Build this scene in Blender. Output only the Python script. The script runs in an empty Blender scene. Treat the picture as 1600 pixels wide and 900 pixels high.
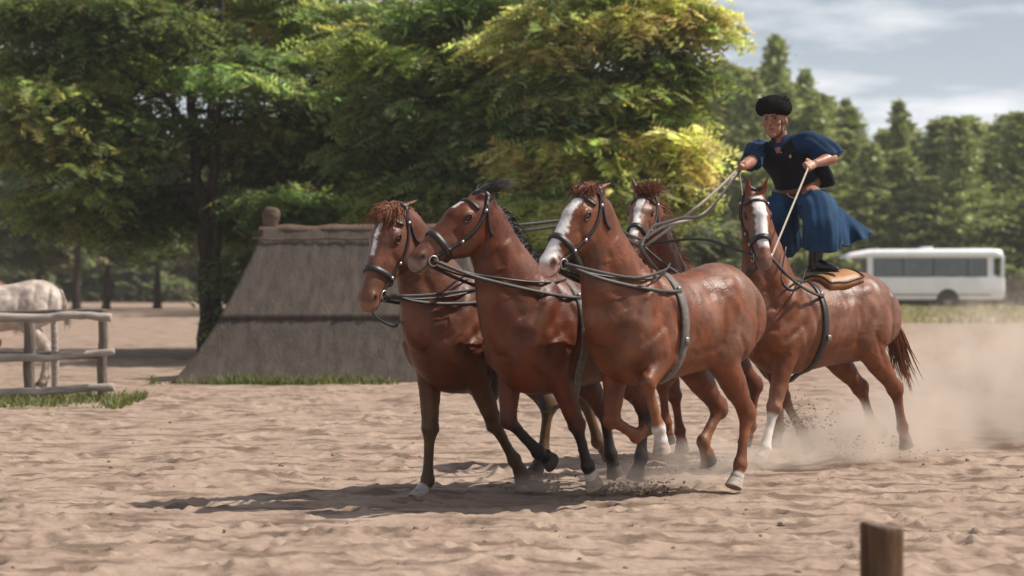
import bpy, bmesh, math, random
import numpy as np
from mathutils import Vector, Matrix
from mathutils.bvhtree import BVHTree

R = math.radians
sc = bpy.context.scene
COL = sc.collection
rng = np.random.default_rng(7)
random.seed(7)

# ------------------------------------------------------------------ camera, sky, sun, exposure
FPX, CAMZ, HORIZON = 3608.0, 1.5, 427.0          # focal length in photo pixels, eye height, horizon row
cd = bpy.data.cameras.new("camera")
cam = bpy.data.objects.new("camera", cd)
COL.objects.link(cam)
cam.location = (0, 0, CAMZ)
cam.rotation_euler = (R(90), 0, 0)
cd.sensor_width = 36
cd.lens = 36 * FPX / 1600
cd.shift_y = -(450 - HORIZON) / 1600
cd.clip_start, cd.clip_end = 0.5, 6000
cd.dof.use_dof = True
cd.dof.focus_distance = 16.6
cd.dof.aperture_fstop = 2.2
sc.camera = cam

SUN_EL, SUN_AZ = 50.0, 8.0                        # azimuth from +X towards +Y (away from the camera)
sd = bpy.data.lights.new("sun", 'SUN')
sun = bpy.data.objects.new("sun", sd)
COL.objects.link(sun)
sv = Vector((math.cos(R(SUN_EL)) * math.cos(R(SUN_AZ)), math.cos(R(SUN_EL)) * math.sin(R(SUN_AZ)), math.sin(R(SUN_EL))))
sun.rotation_euler = sv.to_track_quat('Z', 'Y').to_euler()
sun.location = sv * 60
sd.energy, sd.angle, sd.color = 5.0, R(0.6), (1.0, 0.93, 0.84)

w = bpy.data.worlds.new("World")
sc.world = w
w.use_nodes = True
nt = w.node_tree
nt.nodes.clear()
N, L = nt.nodes.new, nt.links.new
sky = N('ShaderNodeTexSky')
sky.sky_type = 'NISHITA'
sky.sun_disc = False
sky.sun_elevation = R(SUN_EL)
sky.sun_rotation = R(90 - SUN_AZ)
sky.dust_density = 2.0
tc = N('ShaderNodeTexCoord')
# fair-weather clouds on a high plane: direction / height, so they close up towards the horizon everywhere
sx = N('ShaderNodeSeparateXYZ')
L(tc.outputs['Generated'], sx.inputs[0])
zz = N('ShaderNodeMath'); zz.operation = 'MAXIMUM'; zz.inputs[1].default_value = 0.0
L(sx.outputs['Z'], zz.inputs[0])
za = N('ShaderNodeMath'); za.operation = 'ADD'; za.inputs[1].default_value = 0.10
L(zz.outputs[0], za.inputs[0])
cmb = N('ShaderNodeCombineXYZ')
for k in 'XY':
    dvv = N('ShaderNodeMath'); dvv.operation = 'DIVIDE'
    L(sx.outputs[k], dvv.inputs[0]); L(za.outputs[0], dvv.inputs[1]); L(dvv.outputs[0], cmb.inputs[k])
cn = N('ShaderNodeTexNoise')
cn.inputs['Scale'].default_value = 1.5
cn.inputs['Detail'].default_value = 8
cn.inputs['Roughness'].default_value = 0.58
L(cmb.outputs[0], cn.inputs['Vector'])
cr = N('ShaderNodeValToRGB')
cr.color_ramp.elements[0].position = 0.44
cr.color_ramp.elements[0].color = (0, 0, 0, 1)
cr.color_ramp.elements[1].position = 0.62
cr.color_ramp.elements[1].color = (.9, .9, .9, 1)
L(cn.outputs['Fac'], cr.inputs['Fac'])
mx = N('ShaderNodeMix')
mx.data_type = 'RGBA'
L(cr.outputs['Color'], mx.inputs[0])
mx.inputs[7].default_value = (16.8, 17.0, 17.4, 1)   # sunlit cloud
# pale haze towards the horizon, all the way round
hz1 = N('ShaderNodeMath'); hz1.operation = 'SUBTRACT'; hz1.inputs[0].default_value = 1.0
L(zz.outputs[0], hz1.inputs[1])
hz2 = N('ShaderNodeMath'); hz2.operation = 'POWER'; hz2.inputs[1].default_value = 7.0
L(hz1.outputs[0], hz2.inputs[0])
hz3 = N('ShaderNodeMath'); hz3.operation = 'MULTIPLY'; hz3.inputs[1].default_value = 0.92
L(hz2.outputs[0], hz3.inputs[0])
mh = N('ShaderNodeMix'); mh.data_type = 'RGBA'
L(hz3.outputs[0], mh.inputs[0])
L(sky.outputs['Color'], mh.inputs[6])
mh.inputs[7].default_value = (13.2, 14.8, 17.2, 1)
L(mh.outputs[2], mx.inputs[6])
bg = N('ShaderNodeBackground')
bg.inputs['Strength'].default_value = 0.05
L(mx.outputs[2], bg.inputs['Color'])
L(bg.outputs['Background'], N('ShaderNodeOutputWorld').inputs['Surface'])

vs = sc.view_settings
vs.view_transform, vs.look, vs.gamma, vs.use_curve_mapping = 'Standard', 'None', 1, False
vs.exposure = 0.30
try:
    sc.cycles.max_bounces = 6
    sc.cycles.transparent_max_bounces = 6
    sc.cycles.volume_bounces = 1
    sc.cycles.use_denoising = True
except Exception:
    pass


# ------------------------------------------------------------------ helpers
def V(*a):
    return Vector(a)


def at(px, py, y):
    """World point at distance y along the camera's axis whose image falls at a photo pixel."""
    return Vector(((px - 800) / FPX * y, y, CAMZ - (py - HORIZON) / FPX * y))


def tag(o, label=None, cat=None, group=None, kind=None):
    if label: o['label'] = label
    if cat: o['category'] = cat
    if group: o['group'] = group
    if kind: o['kind'] = kind
    return o


def empty(name, loc=(0, 0, 0), rz=0.0):
    o = bpy.data.objects.new(name, None)
    COL.objects.link(o)
    o.location = loc
    o.rotation_euler = (0, 0, rz)
    o.empty_display_size = 0.1
    return o


def link_mesh(name, me, mat, parent=None, smooth=True):
    if mat is not None:
        me.materials.append(mat)
    if smooth and len(me.polygons):
        me.polygons.foreach_set('use_smooth', np.ones(len(me.polygons), dtype=bool))
    o = bpy.data.objects.new(name, me)
    COL.objects.link(o)
    if parent is not None:
        o.parent = parent
    return o


def np_mesh(name, verts, quads):
    me = bpy.data.meshes.new(name)
    nv, nf = len(verts), len(quads)
    k = quads.shape[1]
    me.vertices.add(nv)
    me.vertices.foreach_set('co', np.asarray(verts, dtype=np.float32).ravel())
    me.loops.add(nf * k)
    me.loops.foreach_set('vertex_index', np.asarray(quads, dtype=np.int32).ravel())
    me.polygons.add(nf)
    me.polygons.foreach_set('loop_start', np.arange(0, nf * k, k, dtype=np.int32))
    try:
        me.polygons.foreach_set('loop_total', np.full(nf, k, dtype=np.int32))
    except Exception:
        pass
    me.update(calc_edges=True)
    me.validate()
    return me


def color_attr(me, name, cols):
    a = me.attributes.new(name, 'FLOAT_COLOR', 'POINT')
    c = np.ones((len(me.vertices), 4), dtype=np.float32)
    c[:, :3] = cols
    a.data.foreach_set('color', c.ravel())


class MB:
    """Collects shapes into one mesh."""

    def __init__(s):
        s.v, s.f = [], []

    def add(s, vs_, fs):
        b = len(s.v)
        s.v += [tuple(p) for p in vs_]
        s.f += [tuple(i + b for i in f) for f in fs]
        return s

    def rings(s, rings, closed_u=True, caps=True):
        n = len(rings[0])
        vs_ = [p for r in rings for p in r]
        fs = []
        for i in range(len(rings) - 1):
            for j in range(n if closed_u else n - 1):
                k = (j + 1) % n
                fs.append((i * n + j, i * n + k, (i + 1) * n + k, (i + 1) * n + j))
        if caps:
            fs.append(tuple(range(n - 1, -1, -1)))
            fs.append(tuple((len(rings) - 1) * n + j for j in range(n)))
        return s.add(vs_, fs)

    def box(s, c, size, rz=0.0, bev=0.0):
        c = Vector(c)
        hx, hy, hz = size[0] / 2, size[1] / 2, size[2] / 2
        m = Matrix.Rotation(rz, 3, 'Z')
        if bev <= 0:
            P = [m @ V(x, y, z) + c for x in (-hx, hx) for y in (-hy, hy) for z in (-hz, hz)]
            return s.add(P, [(0, 1, 3, 2), (4, 6, 7, 5), (0, 4, 5, 1), (2, 3, 7, 6), (0, 2, 6, 4), (1, 5, 7, 3)])
        b = bev
        def oct_(ex, ey, z):
            pts = [(-ex + b, -ey), (ex - b, -ey), (ex, -ey + b), (ex, ey - b), (ex - b, ey), (-ex + b, ey), (-ex, ey - b), (-ex, -ey + b)]
            return [m @ V(x, y, z) + c for x, y in pts]
        return s.rings([oct_(hx - b, hy - b, -hz), oct_(hx, hy, -hz + b), oct_(hx, hy, hz - b), oct_(hx - b, hy - b, hz)])

    def ell(s, c, r, M=None, nu=16, nv=10):
        M = M or Matrix.Identity(3)
        c = Vector(c)
        rings = []
        for i in range(nv + 1):
            a = -math.pi / 2 + math.pi * i / nv
            a = max(-1.50, min(1.50, a))
            rings.append([c + M @ V(r[0] * math.cos(a) * math.cos(t), r[1] * math.cos(a) * math.sin(t), r[2] * math.sin(a))
                          for t in [2 * math.pi * j / nu for j in range(nu)]])
        return s.rings(rings)

    def loft(s, st, ref=(0, 1, 0), n=16, sub=4, cap=0.8, fold=None):
        """st: list of (point, radius along ref, radius across). Catmull-Rom between stations, rounded ends."""
        P = [Vector(q[0]) for q in st]
        A = np.array([[*q[0], q[1], q[2]] for q in st], dtype=float)
        out = []
        m = len(A)
        if sub <= 1:
            out = list(A)
        else:
            for i in range(m - 1):
                p0, p1, p2, p3 = A[max(i - 1, 0)], A[i], A[i + 1], A[min(i + 2, m - 1)]
                for k in range(sub):
                    t = k / sub
                    q = 0.5 * ((2 * p1) + (-p0 + p2) * t + (2 * p0 - 5 * p1 + 4 * p2 - p3) * t * t + (-p0 + 3 * p1 - 3 * p2 + p3) * t ** 3)
                    lo = np.minimum(p1, p2)[3:] * 0.9
                    q[3:] = np.maximum(q[3:], lo)
                    out.append(q)
            out.append(A[-1])
        C = [Vector(q[:3]) for q in out]
        ref = Vector(ref)
        rings = []
        K = len(C)
        for i in range(K):
            t = (C[min(i + 1, K - 1)] - C[max(i - 1, 0)]).normalized()
            u = (ref - t * ref.dot(t)).normalized()
            v = t.cross(u)
            def ring(c, fu):
                rr = []
                for j in range(n):
                    a = 2 * math.pi * j / n
                    g = 1.0 if fold is None else fold(a, i / (K - 1))
                    rr.append(c + u * (out[i][3] * fu * g * math.cos(a)) + v * (out[i][4] * fu * g * math.sin(a)))
                return rr
            if i == 0 and cap > 0:
                e = min(out[i][3], out[i][4]) * cap
                for a in (1.35, 0.95, 0.5):
                    rings.append(ring(C[i] - t * e * math.sin(a), math.cos(a)))
            rings.append(ring(C[i], 1.0))
            if i == K - 1 and cap > 0:
                e = min(out[i][3], out[i][4]) * cap
                for a in (0.5, 0.95, 1.35):
                    rings.append(ring(C[i] + t * e * math.sin(a), math.cos(a)))
        return s.rings(rings)

    def tube(s, pts, r0, r1=None, n=6, ref=(0.13, 0.21, 0.97), sub=1):
        r1 = r0 if r1 is None else r1
        k = len(pts) - 1
        return s.loft([(p, r0 + (r1 - r0) * i / k, r0 + (r1 - r0) * i / k) for i, p in enumerate(pts)], ref=ref, n=n, sub=sub, cap=0.3)

    def strap(s, P, Nn, width, th, closed=False):
        k = len(P)
        rings = []
        for i in range(k):
            a, b = (P[(i - 1) % k], P[(i + 1) % k]) if closed else (P[max(i - 1, 0)], P[min(i + 1, k - 1)])
            t = (b - a).normalized()
            nn = (Nn[i] - t * Nn[i].dot(t)).normalized()
            sd_ = t.cross(nn)
            h = width / 2
            rings.append([P[i] - sd_ * h - nn * 0.004, P[i] + sd_ * h - nn * 0.004, P[i] + sd_ * h * 0.92 + nn * th, P[i] - sd_ * h * 0.92 + nn * th])
        if closed:
            rings.append(rings[0])
        return s.rings(rings, caps=not closed)

    def mesh(s, name):
        me = bpy.data.meshes.new(name)
        me.from_pydata(s.v, [], s.f)
        me.update()
        bm = bmesh.new()
        bm.from_mesh(me)
        bmesh.ops.recalc_face_normals(bm, faces=bm.faces)
        bm.to_mesh(me)
        bm.free()
        return me

    def build(s, name, mat, parent=None, smooth=True):
        return link_mesh(name, s.mesh(name), mat, parent, smooth)


def sharp(o, ang=40):
    """Flat faces with soft shared edges."""
    try:
        o.data.set_sharp_from_angle(angle=R(ang))
    except Exception:
        pass
    return o


def remesh(mb, voxel):
    """One continuous skin around every shape in MB."""
    me = mb.mesh("tmp")
    o = bpy.data.objects.new("tmp", me)
    COL.objects.link(o)
    m = o.modifiers.new("r", 'REMESH')
    m.mode = 'VOXEL'
    m.voxel_size = voxel
    dg = bpy.context.evaluated_depsgraph_get()
    dg.update()
    res = bpy.data.meshes.new_from_object(o.evaluated_get(dg))
    bpy.data.objects.remove(o)
    bpy.data.meshes.remove(me)
    return res


def get_co(me):
    a = np.empty(len(me.vertices) * 3, dtype=np.float32)
    me.vertices.foreach_get('co', a)
    return a.reshape(-1, 3).astype(np.float64)


def lap_smooth(me, weight, iters):
    """Laplacian smoothing, each vertex by its own weight (0..1)."""
    co = get_co(me)
    e = np.empty(len(me.edges) * 2, dtype=np.int32)
    me.edges.foreach_get('vertices', e)
    e = e.reshape(-1, 2)
    n = len(co)
    deg = np.bincount(e.ravel(), minlength=n).astype(float)
    deg[deg == 0] = 1
    wt = weight[:, None] * 0.5
    for it in range(iters):
        acc = np.empty_like(co)
        for k in range(3):
            acc[:, k] = np.bincount(e[:, 0], co[e[:, 1], k], n) + np.bincount(e[:, 1], co[e[:, 0], k], n)
        d = acc / deg[:, None] - co
        co = co + d * (wt if it % 3 != 2 else -wt * 0.55)
    me.vertices.foreach_set('co', co.astype(np.float32).ravel())
    me.update()
    return co


# ---- materials
def mat(name, col, rough=0.7, var=0.25, scale=6.0, bump=0.0, bscale=40.0, col2=None, spec=0.4, metal=0.0, stretch=(1, 1, 1), obj=True, detail=6):
    m = bpy.data.materials.new(name)
    m.use_nodes = True
    t = m.node_tree
    p = t.nodes['Principled BSDF']
    p.inputs['Roughness'].default_value = rough
    p.inputs['Specular IOR Level'].default_value = spec
    p.inputs['Metallic'].default_value = metal
    c = t.nodes.new('ShaderNodeTexCoord')
    mp_ = t.nodes.new('ShaderNodeMapping')
    mp_.inputs['Scale'].default_value = stretch
    t.links.new(c.outputs['Object'], mp_.inputs['Vector'])
    n = t.nodes.new('ShaderNodeTexNoise')
    n.inputs['Scale'].default_value = scale
    n.inputs['Detail'].default_value = detail
    t.links.new(mp_.outputs['Vector'], n.inputs['Vector'])
    r = t.nodes.new('ShaderNodeValToRGB')
    c2 = col2 or tuple(x * (1 - var) for x in col)
    c1 = col if col2 else tuple(min(1, x * (1 + var)) for x in col)
    r.color_ramp.elements[0].position = 0.32
    r.color_ramp.elements[1].position = 0.68
    r.color_ramp.elements[0].color = (*c2, 1)
    r.color_ramp.elements[1].color = (*c1, 1)
    t.links.new(n.outputs['Fac'], r.inputs['Fac'])
    t.links.new(r.outputs['Color'], p.inputs['Base Color'])
    if bump:
        n2 = t.nodes.new('ShaderNodeTexNoise')
        n2.inputs['Scale'].default_value = bscale
        n2.inputs['Detail'].default_value = 5
        t.links.new(mp_.outputs['Vector'], n2.inputs['Vector'])
        b = t.nodes.new('ShaderNodeBump')
        b.inputs['Strength'].default_value = min(1, bump)
        b.inputs['Distance'].default_value = 0.02
        t.links.new(n2.outputs['Fac'], b.inputs['Height'])
        t.links.new(b.outputs['Normal'], p.inputs['Normal'])
    return m


def attr_mat(name, attr, rough=0.45, var=0.2, scale=9.0, spec=0.5, bump=0.15, bscale=60, sheen=0.0, stretch=(1, 1, 1), rvar=0.12):
    m = bpy.data.materials.new(name)
    m.use_nodes = True
    t = m.node_tree
    p = t.nodes['Principled BSDF']
    p.inputs['Specular IOR Level'].default_value = spec
    p.inputs['Sheen Weight'].default_value = sheen
    a = t.nodes.new('ShaderNodeAttribute')
    a.attribute_name = attr
    c = t.nodes.new('ShaderNodeTexCoord')
    mp_ = t.nodes.new('ShaderNodeMapping')
    mp_.inputs['Scale'].default_value = stretch
    t.links.new(c.outputs['Object'], mp_.inputs['Vector'])
    n = t.nodes.new('ShaderNodeTexNoise')
    n.inputs['Scale'].default_value = scale
    n.inputs['Detail'].default_value = 6
    t.links.new(mp_.outputs['Vector'], n.inputs['Vector'])
    mr = t.nodes.new('ShaderNodeMapRange')
    mr.inputs['From Min'].default_value, mr.inputs['From Max'].default_value = 0.3, 0.7
    mr.inputs['To Min'].default_value, mr.inputs['To Max'].default_value = 1 - var, 1 + var
    t.links.new(n.outputs['Fac'], mr.inputs['Value'])
    mm = t.nodes.new('ShaderNodeVectorMath')
    mm.operation = 'SCALE'
    t.links.new(a.outputs['Color'], mm.inputs[0])
    t.links.new(mr.outputs['Result'], mm.inputs['Scale'])
    t.links.new(mm.outputs['Vector'], p.inputs['Base Color'])
    m2 = t.nodes.new('ShaderNodeMapRange')
    m2.inputs['From Min'].default_value, m2.inputs['From Max'].default_value = 0.3, 0.7
    m2.inputs['To Min'].default_value, m2.inputs['To Max'].default_value = rough - rvar, rough + rvar
    t.links.new(n.outputs['Fac'], m2.inputs['Value'])
    t.links.new(m2.outputs['Result'], p.inputs['Roughness'])
    if bump:
        n2 = t.nodes.new('ShaderNodeTexNoise')
        n2.inputs['Scale'].default_value = bscale
        n2.inputs['Detail'].default_value = 4
        t.links.new(mp_.outputs['Vector'], n2.inputs['Vector'])
        b = t.nodes.new('ShaderNodeBump')
        b.inputs['Strength'].default_value = bump
        b.inputs['Distance'].default_value = 0.01
        t.links.new(n2.outputs['Fac'], b.inputs['Height'])
        t.links.new(b.outputs['Normal'], p.inputs['Normal'])
    return m


def leaf_mat(name, trans=0.35):
    m = bpy.data.materials.new(name)
    m.use_nodes = True
    t = m.node_tree
    p = t.nodes['Principled BSDF']
    p.inputs['Roughness'].default_value = 0.6
    p.inputs['Specular IOR Level'].default_value = 0.25
    a = t.nodes.new('ShaderNodeAttribute')
    a.attribute_name = 'tint'
    t.links.new(a.outputs['Color'], p.inputs['Base Color'])
    tr = t.nodes.new('ShaderNodeBsdfTranslucent')
    g = t.nodes.new('ShaderNodeVectorMath')
    g.operation = 'MULTIPLY'
    g.inputs[1].default_value = (1.5, 1.45, 0.85)
    t.links.new(a.outputs['Color'], g.inputs[0])
    t.links.new(g.outputs['Vector'], tr.inputs['Color'])
    mix = t.nodes.new('ShaderNodeMixShader')
    mix.inputs[0].default_value = trans
    t.links.new(p.outputs['BSDF'], mix.inputs[1])
    t.links.new(tr.outputs['BSDF'], mix.inputs[2])
    t.links.new(mix.outputs['Shader'], t.nodes['Material Output'].inputs['Surface'])
    return m


M = {}
M['leather'] = mat('black_leather', (0.022, 0.019, 0.018), 0.42, 0.3, 30, 0.1, 200)
M['worn'] = mat('worn_grey_leather', (0.040, 0.034, 0.030), 0.55, 0.3, 25, 0.15, 150)
M['girth'] = mat('grey_girth_webbing', (0.12, 0.105, 0.092), 0.6, 0.35, 30, 0.2, 160)
M['rope'] = mat('pale_rein_rope', (0.36, 0.31, 0.25), 0.7, 0.2, 60)
M['steel'] = mat('steel', (0.42, 0.40, 0.38), 0.4, 0.1, 20, metal=1.0)
M['brasswork'] = mat('dull_metal', (0.22, 0.20, 0.18), 0.45, 0.2, 20, metal=0.8)
M['brass'] = mat('tan_pad_leather', (0.34, 0.16, 0.06), 0.5, 0.25, 12, 0.1, 120)
M['eye'] = mat('dark_eye', (0.008, 0.006, 0.005), 0.08, 0.2, 10, spec=0.7)
M['hoof_dark'] = mat('dark_hoof', (0.06, 0.05, 0.042), 0.6, 0.3, 20, stretch=(1, 1, 4))
M['hoof_pale'] = mat('pale_hoof', (0.38, 0.31, 0.25), 0.75, 0.25, 20, stretch=(1, 1, 4))
M['coat'] = attr_mat('horse_coat', 'coat', 0.46, 0.36, 9.0, 0.32, 0.30, 60, sheen=0.0, rvar=0.07)
M['hair'] = attr_mat('horse_hair', 'coat', 0.45, 0.25, 18, 0.4, 0)
M['thatch'] = mat('reed_thatch', (0.090, 0.074, 0.062), 0.95, 0.24, 4, 0.7, 20, stretch=(2.6, 1, 0.8), spec=0.1, detail=10)
M['ridge'] = mat('ridge_reed', (0.115, 0.078, 0.058), 0.95, 0.35, 7, 0.9, 25, stretch=(0.7, 3, 3), spec=0.1, detail=9)
M['bark'] = mat('dark_bark', (0.055, 0.043, 0.034), 0.95, 0.45, 6, 1.0, 14, stretch=(3, 3, 0.6), spec=0.1)
M['rail'] = mat('weathered_rail', (0.36, 0.31, 0.27), 0.9, 0.3, 7, 0.6, 30, stretch=(0.5, 4, 4), spec=0.15)
M['post'] = mat('fence_post_wood', (0.16, 0.13, 0.11), 0.9, 0.4, 8, 0.7, 30, stretch=(4, 4, 0.5), spec=0.15)
M['paint'] = mat('white_bus_paint', (0.86, 0.86, 0.88), 0.35, 0.05, 1.5, spec=0.5)
M['glass'] = mat('dark_bus_glass', (0.055, 0.068, 0.06), 0.07, 0.3, 2, spec=0.8)
M['rubber'] = mat('tyre_rubber', (0.03, 0.028, 0.026), 0.85, 0.3, 10)
M['rim'] = mat('grey_rim', (0.35, 0.35, 0.35), 0.5, 0.1, 10)
M['trim'] = mat('dark_trim', (0.06, 0.055, 0.055), 0.6, 0.2, 5)
M['amber'] = mat('lamp_lens', (0.55, 0.12, 0.06), 0.25, 0.1, 10)
M['leaf'] = leaf_mat('broad_leaf', 0.60)
M['needle'] = leaf_mat('pine_needle', 0.22)
M['grass'] = leaf_mat('grass_blade', 0.3)


# ------------------------------------------------------------------ ground
class VN:
    """Smooth 2-D value noise."""

    def __init__(s, seed):
        s.t = np.random.default_rng(seed).random((256, 256))

    def __call__(s, x, y):
        xi, yi = np.floor(x).astype(int), np.floor(y).astype(int)
        fx, fy = x - xi, y - yi
        fx, fy = fx * fx * (3 - 2 * fx), fy * fy * (3 - 2 * fy)
        a, b, c, d = s.t[xi % 256, yi % 256], s.t[(xi + 1) % 256, yi % 256], s.t[xi % 256, (yi + 1) % 256], s.t[(xi + 1) % 256, (yi + 1) % 256]
        return (a * (1 - fx) + b * fx) * (1 - fy) + (c * (1 - fx) + d * fx) * fy


n1, n2, n3, n4 = VN(1), VN(2), VN(3), VN(4)
PITS = np.random.default_rng(11)
pits = [(PITS.uniform(-6, 7), 8.5 + 22 * PITS.random() ** 1.3, PITS.uniform(0.05, 0.10), PITS.uniform(0.4, 1.1), PITS.uniform(0, 3.14)) for _ in range(2200)]


def ground_h(x, y):
    h = 0.05 * (n1(x * 0.55, y * 0.5) - 0.5) + 0.035 * (n2(x * 1.9, y * 1.9) - 0.5)
    r = n3(x * 5.2, y * 5.2) - 0.5
    h = h + 0.014 * np.sign(r) * np.abs(r) ** 1.2 * 1.3 + 0.022 * (n4(x * 5.5, y * 14) - 0.5) + 0.014 * (n2(x * 27 + 5, y * 27) - 0.5)
    k = n1(x * 2.6 + 40, y * 4.4 + 40)
    h = h - 0.060 * np.clip(k - 0.66, 0, 1) ** 0.8 * (0.4 + n2(x * 0.6 + 9, y * 0.6 + 9)) + 0.03 * np.clip(n3(x * 3.3 + 80, y * 5.5 + 80) - 0.62, 0, 1)
    # wheel tracks that cross the foreground on the right
    for c0, sgn in ((0.0, 1), (0.42, 1)):
        d = (y - (10.0 + c0)) - 1.25 * (x - 1.35) - 0.35 * np.sin(x * 1.1)
        h = h + 0.035 * np.exp(-(d / 0.09) ** 2) - 0.024 * np.exp(-((d - 0.25) / 0.14) ** 2)
    return h


def hoof_pits(X, Y, h):
    for px, py, s, dpt, a in pits:
        m = (np.abs(X - px) < 0.5) & (np.abs(Y - py) < 0.5)
        if not m.any():
            continue
        dx, dy = X[m] - px, Y[m] - py
        u, v = dx * math.cos(a) + dy * math.sin(a), -dx * math.sin(a) + dy * math.cos(a)
        q = (u / s) ** 2 + (v / (s * 0.7)) ** 2
        h[m] += dpt * (-0.062 * np.exp(-q) + 0.026 * np.exp(-((np.sqrt(q) - 1.6) / 0.5) ** 2))
    return h


ys = np.concatenate([np.array([-40, -10, 0, 4, 6.0]), 7 + np.cumsum(np.full(1, 0.5))])
yy = [8.0]
while yy[-1] < 34:
    yy.append(yy[-1] + 0.028 * (yy[-1] / 9.0) ** 1.45)
while yy[-1] < 400:
    yy.append(yy[-1] * 1.03)
yy += [600, 900, 1300]
ys = np.concatenate([ys, np.array(yy)])
ui = np.linspace(-1, 1, 430)
us = np.concatenate([[-4.4, -3.2, -2.2, -1.5, -1.2], ui, [1.2, 1.5, 2.2, 3.2, 4.4]])
Yg, Ug = np.meshgrid(ys, us, indexing='ij')
Xg = np.clip(Ug * (0.225 * np.clip(Yg, 6, 1500) + 0.8), -1300, 1300)
Hg = ground_h(Xg, Yg)
Hg = hoof_pits(Xg, Yg, Hg)
fade = np.clip((70 - Yg) / 45, 0, 1) * np.clip((Yg - 6) / 2, 0, 1)
Hg = Hg * fade * 0.78
nr, ncol = Yg.shape
gv = np.stack([Xg, Yg, Hg], -1).reshape(-1, 3)
ii, jj = np.meshgrid(np.arange(nr - 1), np.arange(ncol - 1), indexing='ij')
q0 = (ii * ncol + jj).ravel()
gq = np.stack([q0, q0 + 1, q0 + ncol + 1, q0 + ncol], -1)
gm = mat('dry_sand', (0.345, 0.262, 0.205), 0.95, 0.2, 1.3, 0.55, 24, col2=(0.275, 0.198, 0.153), spec=0.1, detail=10)
gt = gm.node_tree                                  # damp, trodden patches over the dry top layer
gc, gmp, gn, gr, gx_ = (gt.nodes.new(k) for k in ('ShaderNodeTexCoord', 'ShaderNodeMapping', 'ShaderNodeTexNoise', 'ShaderNodeValToRGB', 'ShaderNodeMix'))
gmp.inputs['Scale'].default_value = (0.75, 1.5, 1)
gn.inputs['Scale'].default_value, gn.inputs['Detail'].default_value, gn.inputs['Roughness'].default_value = 2.6, 5, 0.56
gr.color_ramp.elements[0].position, gr.color_ramp.elements[1].position = 0.47, 0.62
gr.color_ramp.elements[0].color, gr.color_ramp.elements[1].color = (0, 0, 0, 1), (.85, .85, .85, 1)
gx_.data_type = 'RGBA'
gx_.inputs[7].default_value = (0.125, 0.085, 0.062, 1)
gp = gt.nodes['Principled BSDF']
gt.links.new(gc.outputs['Object'], gmp.inputs['Vector']); gt.links.new(gmp.outputs['Vector'], gn.inputs['Vector']); gt.links.new(gn.outputs['Fac'], gr.inputs['Fac'])
gt.links.new(gr.outputs['Color'], gx_.inputs[0])
gt.links.new(gp.inputs['Base Color'].links[0].from_socket, gx_.inputs[6]); gt.links.new(gx_.outputs[2], gp.inputs['Base Color'])
tag(link_mesh('ground', np_mesh('ground', gv, gq), gm), kind='structure')


def gz(x, y):
    a = np.array([x], dtype=float), np.array([y], dtype=float)
    return float(ground_h(*a)[0]) * 0.78 * max(0, min(1, (70 - y) / 45))


# scattered clods and stones of dry sand
def clods(name, spots, material, seed, label=None):
    rg = random.Random(seed)
    mb = MB()
    for x, y, z, s in spots:
        M3 = Matrix.Rotation(rg.uniform(0, 6.28), 3, 'Z') @ Matrix.Rotation(rg.uniform(-.5, .5), 3, 'X')
        r = (s * rg.uniform(.8, 1.5), s * rg.uniform(.7, 1.1), s * rg.uniform(.45, .8))
        b = len(mb.v)
        mb.ell((x, y, z), r, M3, 7, 4)
        for k in range(b, len(mb.v)):
            f = rg.uniform(.8, 1.2)
            p = mb.v[k]
            mb.v[k] = (x + (p[0] - x) * f, y + (p[1] - y) * f, z + (p[2] - z) * f)
    o = mb.build(name, material, smooth=False)
    return tag(o, kind='stuff')


M['clod'] = mat('sand_clod', (0.25, 0.175, 0.13), 0.95, 0.3, 9, spec=0.1)
M['dark_clod'] = mat('damp_sand_clod', (0.13, 0.085, 0.06), 0.95, 0.3, 9, spec=0.1)
rg = random.Random(3)
sp = []
for _ in range(380):
    y = 8.5 + 17 * rg.random() ** 1.4
    x = rg.uniform(-1, 1) * (0.23 * y)
    s = 0.006 + 0.014 * rg.random() ** 3
    sp.append((x, y, gz(x, y) + s * 0.2, s))
clods('sand_clods', sp, M['clod'], 5)


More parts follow.
